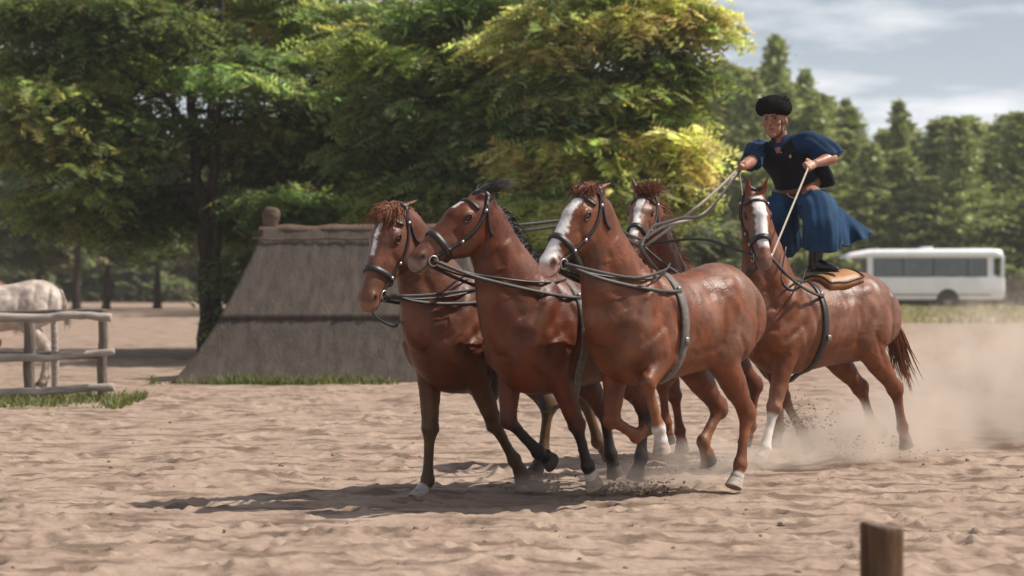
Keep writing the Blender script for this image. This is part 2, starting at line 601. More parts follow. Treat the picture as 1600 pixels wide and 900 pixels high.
# ------------------------------------------------------------------ hut
def reed_hut():
    root = empty('reed_hut', (-2.4, 33.2, 0))
    tag(root, 'low grey thatched hut with a steep reed roof down to the ground', 'hut')
    z_r, z_m = 2.13, 0.86
    # outline at three levels: ground, lower tier top, ridge  (half lengths and depths about the ridge line)
    def outline(xl, xr, yf, yb, z):
        return xl, xr, yf, yb, z
    def tier(name, lo, hi, thick, seed):
        rr = np.random.default_rng(seed)
        mb = MB()
        def path(o, nseg):
            xl, xr, yf, yb, z = o
            c = [(xl, yf), (xr, yf), (xr, yb), (xl, yb)]
            pts = []
            for a in range(4):
                p, q = c[a], c[(a + 1) % 4]
                for k in range(nseg):
                    t = k / nseg
                    pts.append((p[0] + (q[0] - p[0]) * t, p[1] + (q[1] - p[1]) * t, z))
            return pts
        NS, NL = 60, 14
        A, B = path(lo, NS), path(hi, NS)
        cx, cy = (lo[0] + lo[1]) / 2, (lo[2] + lo[3]) / 2
        rag = rr.uniform(-1, 1, len(A))
        rib = rr.uniform(-1, 1, len(A))
        rings = []
        for k in range(NL + 1):
            t = k / NL
            r = []
            for i, (a, b) in enumerate(zip(A, B)):
                sag = 0.05 * math.sin(math.pi * t)
                x, y, z = (a[0] + (b[0] - a[0]) * t, a[1] + (b[1] - a[1]) * t, a[2] + (b[2] - a[2]) * t - sag)
                d = 0.005 * rib[i] + 0.010 * rr.uniform(-1, 1)
                dx, dy = (x - cx), (y - cy)
                l = math.hypot(dx * 0.3, dy) + 1e-6
                x, y = x + dx * 0.3 / l * d, y + dy / l * d
                if k == 0:
                    z += 0.010 * rag[i]
                r.append(V(x, y, z))
            rings.append(r)
        # under lip
        lip = [V(cx + (p.x - cx) * 0.97, cy + (p.y - cy) * (1 - thick), p.z + 0.02) for p in rings[0]]
        mb.rings([lip] + rings, caps=False)
        return mb
    o = lambda x0, x1, y0, y1, z: (x0 + 2.4, x1 + 2.4, y0 - 33.2, y1 - 33.2, z)
    low = tier('a', o(-4.70, 0.25, 31.65, 34.75, -0.03), o(-4.05, -0.35, 32.25, 34.15, z_m + 0.05), 0.06, 1)
    up = tier('b', o(-4.09, -0.30, 32.20, 34.20, z_m), o(-3.55, -0.75, 33.02, 33.38, z_r), 0.05, 2)
    low.build('lower_thatch', M['thatch'], root)
    up.build('upper_thatch', M['thatch'], root)
    # reed cap along the ridge
    rr = random.Random(4)
    mb = MB()
    st = []
    for k in range(15):
        t = k / 14
        st.append((V(-3.62 + 2.4 + 2.94 * t, 0.0, z_r - 0.02 + rr.uniform(-.012, .012)), 0.20 + rr.uniform(-.015, .015), 0.085 + rr.uniform(-.01, .01)))
    mb.loft(st, ref=(0, 1, 0), n=12, sub=2, cap=0.3)
    mb.build('ridge_cap', M['ridge'], root)
    mb = MB()
    mb.loft([(V(-1.08, 0, z_r - .05), .10, .115), (V(-1.07, 0, z_r + .10), .10, .115), (V(-1.06, 0, z_r + .20), .105, .13), (V(-1.05, 0, z_r + .27), .09, .12)], ref=(0, 1, 0), n=14, sub=3, cap=0.6)
    mb.build('gable_tuft', M['ridge'], root)
    for k in range(1, 2):                               # rod that pin the tiers down
        mb = MB()
        z, yf, hw = ((z_m + .10, -1.03, 1.75), (z_r - .14, -.27, 1.36))[k]
        mb.tube([V(-hw + 2 * hw * t / 10 + .05, yf - .02 + rr.uniform(-.01, .01), z + rr.uniform(-.012, .012)) for t in range(11)], 0.014, n=6)
        mb.build('binding_rod', M['ridge'], root)


reed_hut()


# ------------------------------------------------------------------ grass
def grass_mesh(spots, hmin, hmax, seed, base=(0.07, 0.11, 0.03), dry=(0.20, 0.19, 0.08), wid=0.012):
    rr = np.random.default_rng(seed)
    P = np.array(spots)
    n = len(P)
    a = rr.uniform(0, 6.283, n)
    h = rr.uniform(hmin, hmax, n)
    lean = rr.normal(0, 0.45, (n, 2)) * h[:, None]
    s = np.stack([np.cos(a), np.sin(a)], -1) * wid
    b0 = P.copy(); b0[:, :2] -= s
    b1 = P.copy(); b1[:, :2] += s
    m = P.copy(); m[:, 2] += h * 0.6; m[:, :2] += lean * 0.4
    t = P.copy(); t[:, 2] += h * 0.95; t[:, :2] += lean
    m0, m1 = m.copy(), m.copy()
    m0[:, :2] -= s * 0.7; m1[:, :2] += s * 0.7
    verts = np.stack([b0, b1, m1, m0, t, t + 0.001], 1).reshape(-1, 3)
    k = np.arange(n) * 6
    q = np.concatenate([np.stack([k, k + 1, k + 2, k + 3], -1), np.stack([k + 3, k + 2, k + 4, k + 5], -1)])
    f = rr.random(n)[:, None]
    c = np.array(base) * (1 - f) + np.array(dry) * f
    c = c * rr.uniform(0.7, 1.3, (n, 1))
    me = np_mesh('grass', verts, q)
    if len(me.vertices) == len(verts):
        color_attr(me, 'tint', np.repeat(c, 6, 0))
    return me


def grass(name, spots, hmin, hmax, seed, **k):
    return tag(link_mesh(name, grass_mesh(spots, hmin, hmax, seed, **k), M['grass'], smooth=False), kind='stuff')


rr = np.random.default_rng(21)
def band(n, x0, x1, y0, y1, patch=1.0, thr=0.45, seed=9):
    nn = VN(seed)
    x, y = rr.uniform(x0, x1, n), rr.uniform(y0, y1, n)
    keep = nn(x * patch, y * patch) > thr + rr.normal(0, .10, n) + .25 * np.clip(np.abs((y - (y0 + y1) / 2) / ((y1 - y0) / 2)) - .5, 0, 1)
    x, y = x[keep], y[keep]
    return np.stack([x, y, np.zeros(len(x)) - 0.01], -1)


grass('grass_by_hut', band(5200, -4.95, 0.3, 31.15, 31.75, 1.7, 0.50, 5), 0.02, 0.17, 1, wid=0.010)
grass('grass_by_fence', band(6500, -6.9, -4.35, 25.3, 27.8, 1.9, 0.47, 6), 0.02, 0.15, 2, base=(0.12, 0.17, 0.06))
grass('grass_by_stump', band(2600, 1.95, 3.1, 8.7, 10.6, 2.4, 0.50, 8), 0.03, 0.11, 3, base=(0.13, 0.16, 0.06), wid=0.006)
grass('verge_grass', band(30000, 2, 34, 69, 98, 0.45, 0.46, 10), 0.05, 0.30, 4, base=(0.20, 0.20, 0.10), dry=(0.40, 0.35, 0.22), wid=0.05)
grass('far_grass', band(9000, -34, -6, 128, 150, 0.2, 0.35, 12), 0.2, 0.7, 5, base=(0.10, 0.12, 0.05), dry=(0.25, 0.22, 0.12), wid=0.07)
M['verge'] = mat('verge_soil', (0.34, 0.29, 0.20), 0.95, 0.35, 0.6, 0.4, 4, col2=(0.22, 0.20, 0.12), spec=0.05)
def sheet(name, x0, x1, y0, y1, z, m):
    rs = np.random.default_rng(5)
    xs = np.linspace(x0, x1, 60)
    a = np.stack([xs, y0 + rs.normal(0, 0.35, 60), np.full(60, z)], -1)
    b = np.stack([xs, np.full(60, float(y1)), np.full(60, z)], -1)
    k = np.arange(59)
    return tag(link_mesh(name, np_mesh(name, np.concatenate([a, b]), np.stack([k, k + 1, k + 61, k + 60], -1)), m), kind='structure')
sheet('grass_verge', 1, 90, 70, 240, 0.012, M['verge'])
sheet('far_field', -90, 0.5, 128, 260, 0.012, M['verge'])


# ------------------------------------------------------------------ trees
def sprays(blobs, tint, seed, leaflets=12, L=0.50, size=(0.066, 0.025), droop=0.18, shell=0.4, dense=0.80, pads=8):
    """Feathered leaf sprays through ellipsoid clumps: returns verts, quads, colours."""
    rs = np.random.default_rng(seed)
    Ps, Ds, Cs = [], [], []
    for bi, (c, r, n) in enumerate(blobs):
        n = int(n * dense)
        c, r = np.array(c), np.array(r)
        # each clump is a stack of flat leafy layers with gaps between them
        m_ = pads
        pc = rs.normal(size=(m_, 3)); pc /= np.linalg.norm(pc, axis=1)[:, None]
        pc = pc * (0.35 + 0.5 * rs.random((m_, 1))) * r
        pl = np.exp(rs.normal(0, 0.30, m_))
        idx = rs.integers(0, m_, n)
        u = rs.normal(size=(n, 3)); u /= np.linalg.norm(u, axis=1)[:, None]
        rad = (shell + (1 - shell) * rs.random(n)) * np.where(rs.random(n) < 0.25, rs.random(n), 1.0)
        rad = rad * (1 + 0.18 * np.sin(u[:, 0] * 5 + bi) * np.sin(u[:, 2] * 6 + 2 * bi) + 0.10 * rs.normal(size=n))
        p = c + pc[idx] + u * (r * np.array([0.62, 0.62, 0.30])) * rad[:, None]
        d = u * np.array([1, 1, 0.25]) + rs.normal(0, 0.55, (n, 3)) * np.array([1, 1, 0.35])
        d[:, 2] -= droop
        d /= np.linalg.norm(d, axis=1)[:, None]
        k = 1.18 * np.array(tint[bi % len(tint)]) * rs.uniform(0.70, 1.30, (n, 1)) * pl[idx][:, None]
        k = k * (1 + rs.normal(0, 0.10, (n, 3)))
        Ps.append(p); Ds.append(d); Cs.append(k)
    P, D, C = np.concatenate(Ps), np.concatenate(Ds), np.clip(np.concatenate(Cs), 0.004, 0.8)
    n = len(P)
    up = np.array([0, 0, 1.0]) + rs.normal(0, 0.35, (n, 3))
    S = np.cross(D, up); S /= np.linalg.norm(S, axis=1)[:, None]
    U = np.cross(S, D)
    half = leaflets // 2
    ks = np.arange(leaflets)
    along = ((ks // 2) + 0.6) / half
    side = np.where(ks % 2 == 0, 1.0, -1.0)
    base = P[:, None, :] + D[:, None, :] * (along * L)[None, :, None] + S[:, None, :] * (side * size[0] * 0.6)[None, :, None] - np.array([0, 0, 1.0]) * (along ** 2 * L * 0.22)[None, :, None]
    ax = S[:, None, :] * side[None, :, None] + D[:, None, :] * 0.45 + rs.normal(0, 0.22, (n, leaflets, 3))
    wy = D[:, None, :] + U[:, None, :] * rs.normal(0, 0.5, (n, leaflets, 1))
    a, b = size
    scl = rs.uniform(0.75, 1.25, (n, leaflets, 1))
    q = np.stack([base - ax * a * scl, base + wy * b * scl, base + ax * a * scl, base - wy * b * scl], 2)
    verts = q.reshape(-1, 3)
    m = n * leaflets
    cols = np.repeat(C, leaflets * 4, 0)
    quads = np.arange(m * 4).reshape(-1, 4)
    return verts, quads, cols


def crown_obj(root, blobs, tint, seed, **k):
    v, q, c = sprays(blobs, tint, seed, **k)
    me = np_mesh('crown', v, q)
    color_attr(me, 'tint', c[:len(me.vertices)])
    return link_mesh('crown', me, M['leaf'], root, smooth=False)


def limb_path(p, q, rg_, n=6, wob=0.12, sag=0.0):
    p, q = Vector(p), Vector(q)
    out = []
    for i in range(n + 1):
        t = i / n
        s = p.lerp(q, t)
        if 0 < i < n:
            s += V(rg_.uniform(-wob, wob), rg_.uniform(-wob, wob), rg_.uniform(-wob, wob) * .5)
        s.z += sag * math.sin(math.pi * t)
        out.append(s)
    return out


def broad_tree(base, label, stems, blobs, tint, seed, group=None, limbs=3, **k):
    """stems: [(points, r0, r1)] in tree-local coordinates; blobs: crown clumps, local."""
    root = empty('broadleaf_tree', base)
    tag(root, label, 'tree', group)
    rg_ = random.Random(seed)
    mb = MB()
    tips = []
    for pts, r0, r1 in stems:
        P = [Vector(p) for p in pts]
        fine = []
        for a, b in zip(P[:-1], P[1:]):
            fine += limb_path(a, b, rg_, 4, r0 * 0.35)[:-1]
        fine.append(P[-1])
        K = len(fine) - 1
        st = []
        for i, p in enumerate(fine):
            f = i / K
            r = r0 + (r1 - r0) * f
            if i == 0: r *= 1.35
            st.append((p, r * rg_.uniform(.93, 1.07), r * rg_.uniform(.93, 1.07)))
        mb.loft(st, ref=(1, .2, 0.1), n=9, sub=2, cap=0.3)
        tips += [(fine[i], r0 + (r1 - r0) * i / K) for i in range(int(K * .4), K + 1)]
    for c, r, n in blobs:
        for q in range(limbs):
            tgt = Vector(c) + V(rg_.uniform(-.7, .7) * r[0], rg_.uniform(-.7, .7) * r[1], rg_.uniform(-.4, .6) * r[2])
            cand = [(p, rad) for p, rad in tips if p.z < tgt.z + 0.5] or tips
            p, rad = min(cand, key=lambda t: (t[0] - tgt).length + rg_.uniform(0, .8))
            if (p - tgt).length > 0.3:
                mb.tube(limb_path(p, tgt, rg_, 6, 0.10, 0.15), min(rad * .6, 0.10), 0.012, n=6)
    mb.build('trunk', M['bark'], root)
    crown_obj(root, blobs, tint, seed, **k)
    return root


OLIVE = [(0.175, 0.205, 0.08), (0.145, 0.185, 0.075), (0.19, 0.20, 0.085), (0.14, 0.19, 0.085)]
DEEP = [(0.135, 0.185, 0.08), (0.15, 0.195, 0.085), (0.12, 0.165, 0.08)]
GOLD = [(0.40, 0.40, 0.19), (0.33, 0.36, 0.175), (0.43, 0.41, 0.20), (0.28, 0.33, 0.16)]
MIX = [(0.20, 0.24, 0.09), (0.16, 0.21, 0.085), (0.25, 0.27, 0.10)]
GREY = [(0.14, 0.16, 0.11), (0.12, 0.15, 0.105), (0.16, 0.175, 0.115)]


def W(px, py, y, base):
    return tuple(at(px, py, y) - Vector(base))


def T(base, rows):
    """rows of (px, py, y, rx, rz, n) -> clumps local to base (placed where they stand in the air around the trunk)."""
    out = []
    for px, py, y, rx, rz, n in rows:
        out.append((W(px, py, y, base), (rx, rx * .9, rz), n))
    return out


# the twin-stemmed locust left of the hut
b = (at(326, 500, 42).x, 42.0, 0)
st = lambda *p: [W(*q, b) for q in p]
broad_tree(b, 'dark twin-stemmed locust tree rising behind the left end of the thatched hut',
           [([(0, 0, -.1)] + st((322, 420, 42), (316, 330, 42), (306, 260, 42), (298, 170, 42.2), (285, 60, 42.4), (270, -60, 42.5)), .16, .06),
            ([(.12, -.08, -.1)] + st((338, 420, 42), (336, 330, 41.9), (333, 240, 41.8), (330, 140, 41.7), (345, 30, 41.6), (352, -80, 41.5)), .12, .05),
            (st((310, 285, 42), (270, 250, 41.6), (215, 250, 41), (160, 270, 40.6)), .07, .02),
            (st((303, 210, 42), (255, 150, 41.8), (190, 110, 41.4), (130, 60, 41)), .08, .02),
            (st((334, 200, 41.8), (365, 110, 41.5), (420, 60, 41)), .07, .02)],
           T(b, [(120, 120, 41, 1.6, .7, 1100), (190, 30, 41, 1.6, .8, 1200), (60, 210, 41, 1.4, .6, 900), (215, 180, 41.3, .95, .45, 600),
                 (160, 250, 40.8, 1.3, .45, 900), (270, 300, 43.4, 1.1, .35, 600), (330, 60, 43.6, 1.3, .6, 800), (410, 110, 41, 1.2, .6, 800),
                 (90, 320, 41.2, 1.2, .4, 700), (380, 330, 42.8, 1.0, .6, 600), (300, -40, 43.4, 1.8, .6, 700), (250, 120, 43.4, 1.2, .5, 500), (360, 220, 43.4, 1.0, .5, 500), (60, 20, 41.6, 1.5, .8, 900), (235, -5, 45.5, 1.9, .7, 900), (120, 30, 46, 1.9, .8, 900), (20, 100, 45, 1.6, .8, 800), (380, 10, 45.5, 1.5, .7, 700),
                 (420, 220, 42.6, 1.1, .6, 600), (215, 350, 42.6, 1.0, .5, 500)]),
           OLIVE, 31)

b = (at(508, 500, 44).x, 44.0, 0)
broad_tree(b, 'tall dark green tree with a single straight trunk behind the hut ridge',
           [([(0, 0, -.1)] + st((512, 380, 44), (508, 240, 44), (506, 120, 44), (515, 0, 44), (520, -120, 44)), .2, .07)],
           T(b, [(430, 190, 43, 1.3, .8, 900), (520, 250, 45.2, 1.5, .8, 1200), (590, 150, 43.2, 1.5, .9, 1300), (480, 50, 45, 1.6, .9, 1200),
                 (600, 20, 43, 1.7, .9, 1200), (460, 300, 43.5, 1.2, .5, 800), (570, 310, 43, 1.3, .5, 900), (640, 240, 43.4, 1.3, .8, 900), (520, -50, 43, 1.6, .6, 700)]),
           DEEP + OLIVE[:2], 32)

b = (at(690, 500, 40).x, 40.0, 0)
broad_tree(b, 'broad green locust tree standing behind the heads of the two left horses',
           [([(0, 0, -.1)] + st((690, 400, 40), (682, 280, 40), (700, 150, 40), (690, 0, 40), (680, -120, 40)), .19, .07),
            (st((684, 270, 40), (740, 190, 39.6), (790, 110, 39.4), (830, 20, 39.2)), .10, .03)],
           T(b, [(620, 330, 39, 1.2, .5, 900), (700, 300, 39, 1.4, .7, 1200), (760, 220, 39, 1.4, .8, 1200), (670, 180, 39, 1.4, .8, 1200), (740, 90, 39, 1.5, .8, 1200),
                 (640, 70, 39.2, 1.5, .9, 1100), (790, 320, 39, 1.1, .5, 800), (720, -10, 39, 1.5, .6, 800), (600, 230, 39.4, 1.1, .6, 700)]),
           OLIVE[:2] + DEEP[:2] + MIX[:1], 33)

b = (at(905, 500, 38).x, 38.0, 0)
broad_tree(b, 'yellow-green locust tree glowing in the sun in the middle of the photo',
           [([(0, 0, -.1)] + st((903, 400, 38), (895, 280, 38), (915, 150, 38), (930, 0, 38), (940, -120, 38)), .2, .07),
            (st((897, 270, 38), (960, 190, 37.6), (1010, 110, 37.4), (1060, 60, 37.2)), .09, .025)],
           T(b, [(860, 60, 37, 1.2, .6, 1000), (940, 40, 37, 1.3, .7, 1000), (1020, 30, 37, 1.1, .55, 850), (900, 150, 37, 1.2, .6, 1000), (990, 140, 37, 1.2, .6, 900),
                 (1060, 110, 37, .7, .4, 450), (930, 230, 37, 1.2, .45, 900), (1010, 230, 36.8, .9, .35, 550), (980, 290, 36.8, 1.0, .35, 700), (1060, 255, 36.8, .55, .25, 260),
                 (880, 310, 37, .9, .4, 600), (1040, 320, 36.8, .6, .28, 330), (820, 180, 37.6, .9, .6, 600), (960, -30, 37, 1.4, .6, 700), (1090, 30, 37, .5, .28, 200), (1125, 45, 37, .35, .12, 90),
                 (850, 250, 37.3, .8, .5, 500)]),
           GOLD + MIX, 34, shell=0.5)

# low leafy undergrowth behind the hut and behind the horses
for i, (x, y0, yy_, rx, rz, n, lab) in enumerate([
        (470, 330, 41.0, 1.1, .45, 900, 'low dark bush filling the gap right of the twin-stemmed tree'),
        (640, 345, 41.5, 1.3, .5, 1000, 'dark leafy bush behind the hut roof and left horse head'),
        (860, 350, 41.5, 1.4, .55, 1100, 'shaded bush under the yellow-green tree, behind the horses'),
        (1080, 380, 58, 1.5, .7, 900, 'grey-green bush in the gap between the fourth horse and the rider')]):
    c = at(x, y0, yy_)
    root = empty('bush', (c.x, c.y, 0))
    tag(root, lab, 'bush')
    loc = (0, 0, c.z)
    mb = MB()
    rg_ = random.Random(i)
    for k in range(6):
        mb.tube(limb_path((rg_.uniform(-.2, .2), rg_.uniform(-.2, .2), -.05), (rg_.uniform(-.8, .8), rg_.uniform(-.5, .5), c.z), rg_, 4, .06), .03, .01, n=5)
    mb.build('stem', M['bark'], root)
    crown_obj(root, [(loc, (rx, rx * .8, rz), n), ((rx * .5, .1, c.z * .6), (rx * .8, rx * .7, c.z * .55), n // 2), ((-rx * .5, .1, c.z * .6), (rx * .8, rx * .7, c.z * .55), n // 2)], GREY if i == 3 else DEEP, 60 + i)

# the row of greyish trees far behind on the left
far = [(60, 300, 92, 3.0, 2.6, 'slim grey-green tree at the left edge of the far tree row', 25), (165, 290, 95, 2.6, 2.6, 'thin-trunked bluish tree left of the twin-stemmed locust, far off', 26),
       (245, 310, 98, 2.6, 2.2, 'hazy grey-green tree far behind, just left of the dark twin trunk', 27), (120, 180, 84, 3.6, 2.8, 'tall bluish tree topping the far row on the left', 28),
       (385, 320, 98, 2.4, 2.0, 'hazy tree far behind, between the dark trunk and the hut tuft', 29), (470, 300, 90, 3.2, 2.6, 'deep green tree far behind the hut ridge', 30),
       (620, 270, 84, 4.0, 3.2, 'large shadowy tree far behind the left pair of horses', 31), (780, 270, 84, 3.8, 3.2, 'large shadowy tree far behind the second horse', 32),
       (900, 280, 88, 3.6, 3.0, 'shadowy tree far behind the yellow-green locust', 33)]
for px, py, y, rx, rz, lab, sd_ in far:
    c = at(px, py, y)
    b = (c.x, y, 0)
    rg_ = random.Random(sd_)
    bl = [((rg_.uniform(-.5, .5) * rx, rg_.uniform(-.4, .4) * rx, c.z + rg_.uniform(-.9, .8) * rz), (rx * rg_.uniform(.5, .8), rx * .6, rz * rg_.uniform(.35, .55)), 420) for _ in range(7)]
    broad_tree(b, lab, [([(0, 0, -.1), (.1, 0, c.z * .5), (-.05, .1, c.z + rz * .7)], .16, .05)], bl, GREY + DEEP[:1], sd_, limbs=1, leaflets=6, L=.6, size=(.19, .085))
for i, (px, y, h) in enumerate([(35, 118, 3.6), (80, 124, 3.0), (125, 121, 3.3), (165, 126, 2.9), (205, 122, 3.5), (245, 119, 2.8), (285, 123, 3.4), (330, 125, 3.1), (375, 120, 3.5)]):
    c = at(px, 440, y)
    root = empty('bush', (c.x, y, 0))
    tag(root, 'dusty grey bush in the hazy far row left of the hut', 'bush', 'dusty bushes in the far row')
    mb = MB()
    for k in range(4):
        mb.tube([V(0, 0, -.05), V((k - 1.5) * .3, 0, h * .7)], .03, .01, n=5)
    mb.build('stem', M['bark'], root)
    crown_obj(root, [((0, 0, h * .5), (1.7, 1.2, h * .55), 760)], GREY, 80 + i, leaflets=6, L=.5, size=(.15, .07))


# the wood that closes the view on the left
rw = random.Random(91)
bl = [((rw.uniform(-48, 22), 152 + rw.uniform(-6, 8), rw.uniform(1.0, 9.5)), (rw.uniform(2.2, 4), 2.5, rw.uniform(1.2, 2.2)), 260) for _ in range(90)]
v_, q_, c_ = sprays(bl, GREY, 92, leaflets=6, L=.9, size=(.34, .15), dense=1.0)
me = np_mesh('far_wood', v_, q_)
color_attr(me, 'tint', c_[:len(me.vertices)])
tag(link_mesh('far_wood', me, M['leaf'], smooth=False), kind='stuff')


# pines
def pine_mesh(seed, H=10.0, Rb=2.1, bare=0.10):
    rs = np.random.default_rng(seed)
    quads, cols = [], []
    nb = int(H * 9)
    for i in range(nb):
        t = bare + (1 - bare) * (i + rs.random()) / nb
        z = H * t
        prof = (1 - t) ** 0.72 * (0.50 + 0.65 * rs.random())
        Lb = Rb * max(0.03, prof) * (0.85 + 0.3 * math.sin(t * 17 + seed))
        for k in range(5):
            a = rs.uniform(0, 6.283)
            d = np.array([math.cos(a), math.sin(a), 0.0])
            l = Lb * rs.uniform(.6, 1.15)
            m = max(3, int(l / 0.22))
            g = rs.uniform(.65, 1.35)
            for j in range(m):
                f = (j + .7) / m
                p = d * l * f + np.array([0, 0, z - 0.30 * l * f + 0.34 * l * f * f])
                for q in range(4):
                    ax = d * 0.5 + rs.normal(0, .5, 3); ax[2] = abs(ax[2]) * .5 + .1; ax /= np.linalg.norm(ax)
                    wv = np.cross(ax, rs.normal(0, 1, 3)); wv /= np.linalg.norm(wv)
                    s = 0.175 * rs.uniform(.7, 1.4)
                    o_ = rs.normal(0, .10, 3)
                    quads.append([p + o_ - ax * s * .4, p + o_ + wv * s * .38, p + o_ + ax * s, p + o_ - wv * s * .38])
                    cols.append(np.array([0.27, 0.31, 0.135]) * g * rs.uniform(.75, 1.25) + np.array([.014, .006, 0]) * rs.random())
    v = np.array(quads).reshape(-1, 3)
    me = np_mesh('pine_crown', v, np.arange(len(v)).reshape(-1, 4))
    color_attr(me, 'tint', np.repeat(np.array(cols), 4, 0))
    me.materials.append(M['needle'])
    mb = MB()
    mb.loft([(V(0, 0, -.1), .17, .17), (V(.03, 0, H * .4), .12, .12), (V(0, .03, H * .8), .06, .06), (V(0, 0, H * .98), .015, .015)], n=8, sub=2, cap=.2)
    tm = mb.mesh('pine_trunk')
    tm.materials.append(M['bark'])
    return me, tm


PINES = [pine_mesh(s, 10, r) for s, r in ((41, 2.7), (42, 2.4), (43, 3.0), (44, 2.5))]


def pine(px, top, y, kind, label, group=None, width=1.0):
    c = at(px, top, y)
    root = empty('pine_tree', (c.x, y, 0), random.Random(px * 7 + int(y)).uniform(0, 6.28))
    s = c.z / 10.0
    root.scale = (s * width, s * width, s)
    tag(root, label, 'tree', group)
    cr_, tk = PINES[kind]
    for nm, me in (('crown', cr_), ('trunk', tk)):
        o = bpy.data.objects.new(nm, me)
        COL.objects.link(o)
        o.parent = root
    return root


pine(1212, 62, 108, 0, 'tallest pine, its pointed top right above the rider', width=1.25)
pine(1130, 96, 118, 1, 'tall dark pine just right of the yellow-green tree', width=1.15)
pine(1258, 112, 112, 2, 'broad pine on the right shoulder of the tallest pine', width=1.0)
pine(1405, 160, 112, 1, 'pointed pine peak standing alone right of the rider', width=1.15)
pine(1322, 158, 116, 3, 'medium pine filling the dip between the tall pine and the lone peak', width=1.0)
pg = random.Random(19)
G = 'pines of the forest edge on the right'
lab = 'dark green pine in the dense forest edge on the right'
prof = [(1000, 150), (1060, 120), (1100, 110), (1160, 100), (1200, 92), (1250, 118), (1300, 155), (1340, 180), (1370, 205), (1405, 180), (1440, 192), (1490, 176), (1530, 186), (1570, 178), (1600, 172), (1640, 180), (1760, 176)]
for i in range(126):
    px = 1000 + 730 * ((i * 37) % 126 + pg.random()) / 126
    y = 104 + 40 * ((i * 7) % 10) / 10 + pg.uniform(0, 3)
    t = np.interp(px, [a for a, _ in prof], [b_ for _, b_ in prof]) + pg.choice([6, 14, 30, 60, 95, 125]) + pg.uniform(-4, 8)
    pine(px, t, y, i % 4, lab, G, pg.uniform(1.6, 2.3))


# ------------------------------------------------------------------ fence with its grey horse behind (horse is built below)
def rail_fence():
    root = empty('rail_fence', (-5.6, 27.0, 0))
    tag(root, 'weathered rustic log fence corner with three rails at the left', 'fence')
    rg_ = random.Random(8)
    lp = lambda px, py, y: at(px, py, y) - V(-5.6, 27.0, 0)
    def log(name, pts, r0, r1, m):
        P = [pts[0]]
        for a, b2 in zip(pts[:-1], pts[1:]):
            P += limb_path(a, b2, rg_, 4, 0.018)[1:]
        K = len(P) - 1
        mb = MB()
        mb.loft([(p, (r0 + (r1 - r0) * i / K) * rg_.uniform(.9, 1.1), (r0 + (r1 - r0) * i / K) * rg_.uniform(.9, 1.1)) for i, p in enumerate(P)], ref=(.1, 1, .15), n=10, sub=2, cap=.25)
        return mb.build(name, m, root)
    for pxs, r in (([(-60, 493), (60, 498), (110, 492), (173, 496)], .062), ([(-60, 556), (70, 560), (120, 553), (178, 549)], .055), ([(-60, 612), (60, 614), (120, 607), (177, 605)], .06)):
        log('rail', [lp(x, y, 26.85) for x, y in pxs], r * .88, r * .76, M['rail'])
    log('rail', [lp(-40, 492, 29.5), lp(60, 490, 28.4), lp(163, 488, 27.05)], .045, .045, M['post'])
    log('rail', [lp(-40, 552, 29.5), lp(60, 554, 28.4), lp(160, 556, 27.05)], .04, .04, M['post'])
    for px, top, y, r in ((160, 490, 27.0, .062), (46, 500, 27.0, .07), (-70, 495, 27.0, .065)):
        a = lp(px, top, y)
        log('post', [V(a.x, a.y, -.15), a], r, r * .92, M['post'])
    a = lp(84, 500, 28.0)
    log('post', [V(a.x, a.y, -.15), a], .045, .04, M['rail'])


rail_fence()


# ------------------------------------------------------------------ stump in the foreground
def stump():
    y = 9.0
    a, b2 = at(1344, 818, y), at(1411, 824, y)
    cx, top, r = (a.x + b2.x) / 2, (a.z + b2.z) / 2, (b2.x - a.x) / 2
    root = empty('wooden_post', (cx, y, 0))
    tag(root, 'short round brown wooden post in the bottom right corner', 'post')
    rs = random.Random(2)
    n = 28
    ir = [rs.uniform(.95, 1.04) for _ in range(n)]
    crack = {6: .80, 17: .86, 24: .84}
    def ring(z, f, tilt=0.0):
        return [V(r * f * ir[j] * crack.get(j, 1) * math.cos(2 * math.pi * j / n), r * f * ir[j] * crack.get(j, 1) * math.sin(2 * math.pi * j / n), z - tilt * math.cos(2 * math.pi * j / n)) for j in range(n)]
    mb = MB()
    zs = [-.2, .1, .25, .4, top - .03, top - .008]
    mb.rings([ring(z, 1 + rs.uniform(-.012, .012), .012 if k >= 4 else 0) for k, z in enumerate(zs)] + [ring(top, .95, .012)], caps=False)
    mb.build('shaft', mat('post_side_wood', (0.13, 0.075, 0.042), 0.85, 0.5, 8, 0.8, 24, stretch=(5, 5, .35), spec=0.2), root)
    mb = MB()
    mb.rings([ring(top - .002, .955, .012), ring(top + .002, .6, .008), ring(top - .004, .2, .003)])
    mb.build('cut_top', mat('post_end_grain', (0.15, 0.11, 0.085), 0.9, 0.4, 30, 0.6, 60, spec=0.15), root)


stump()


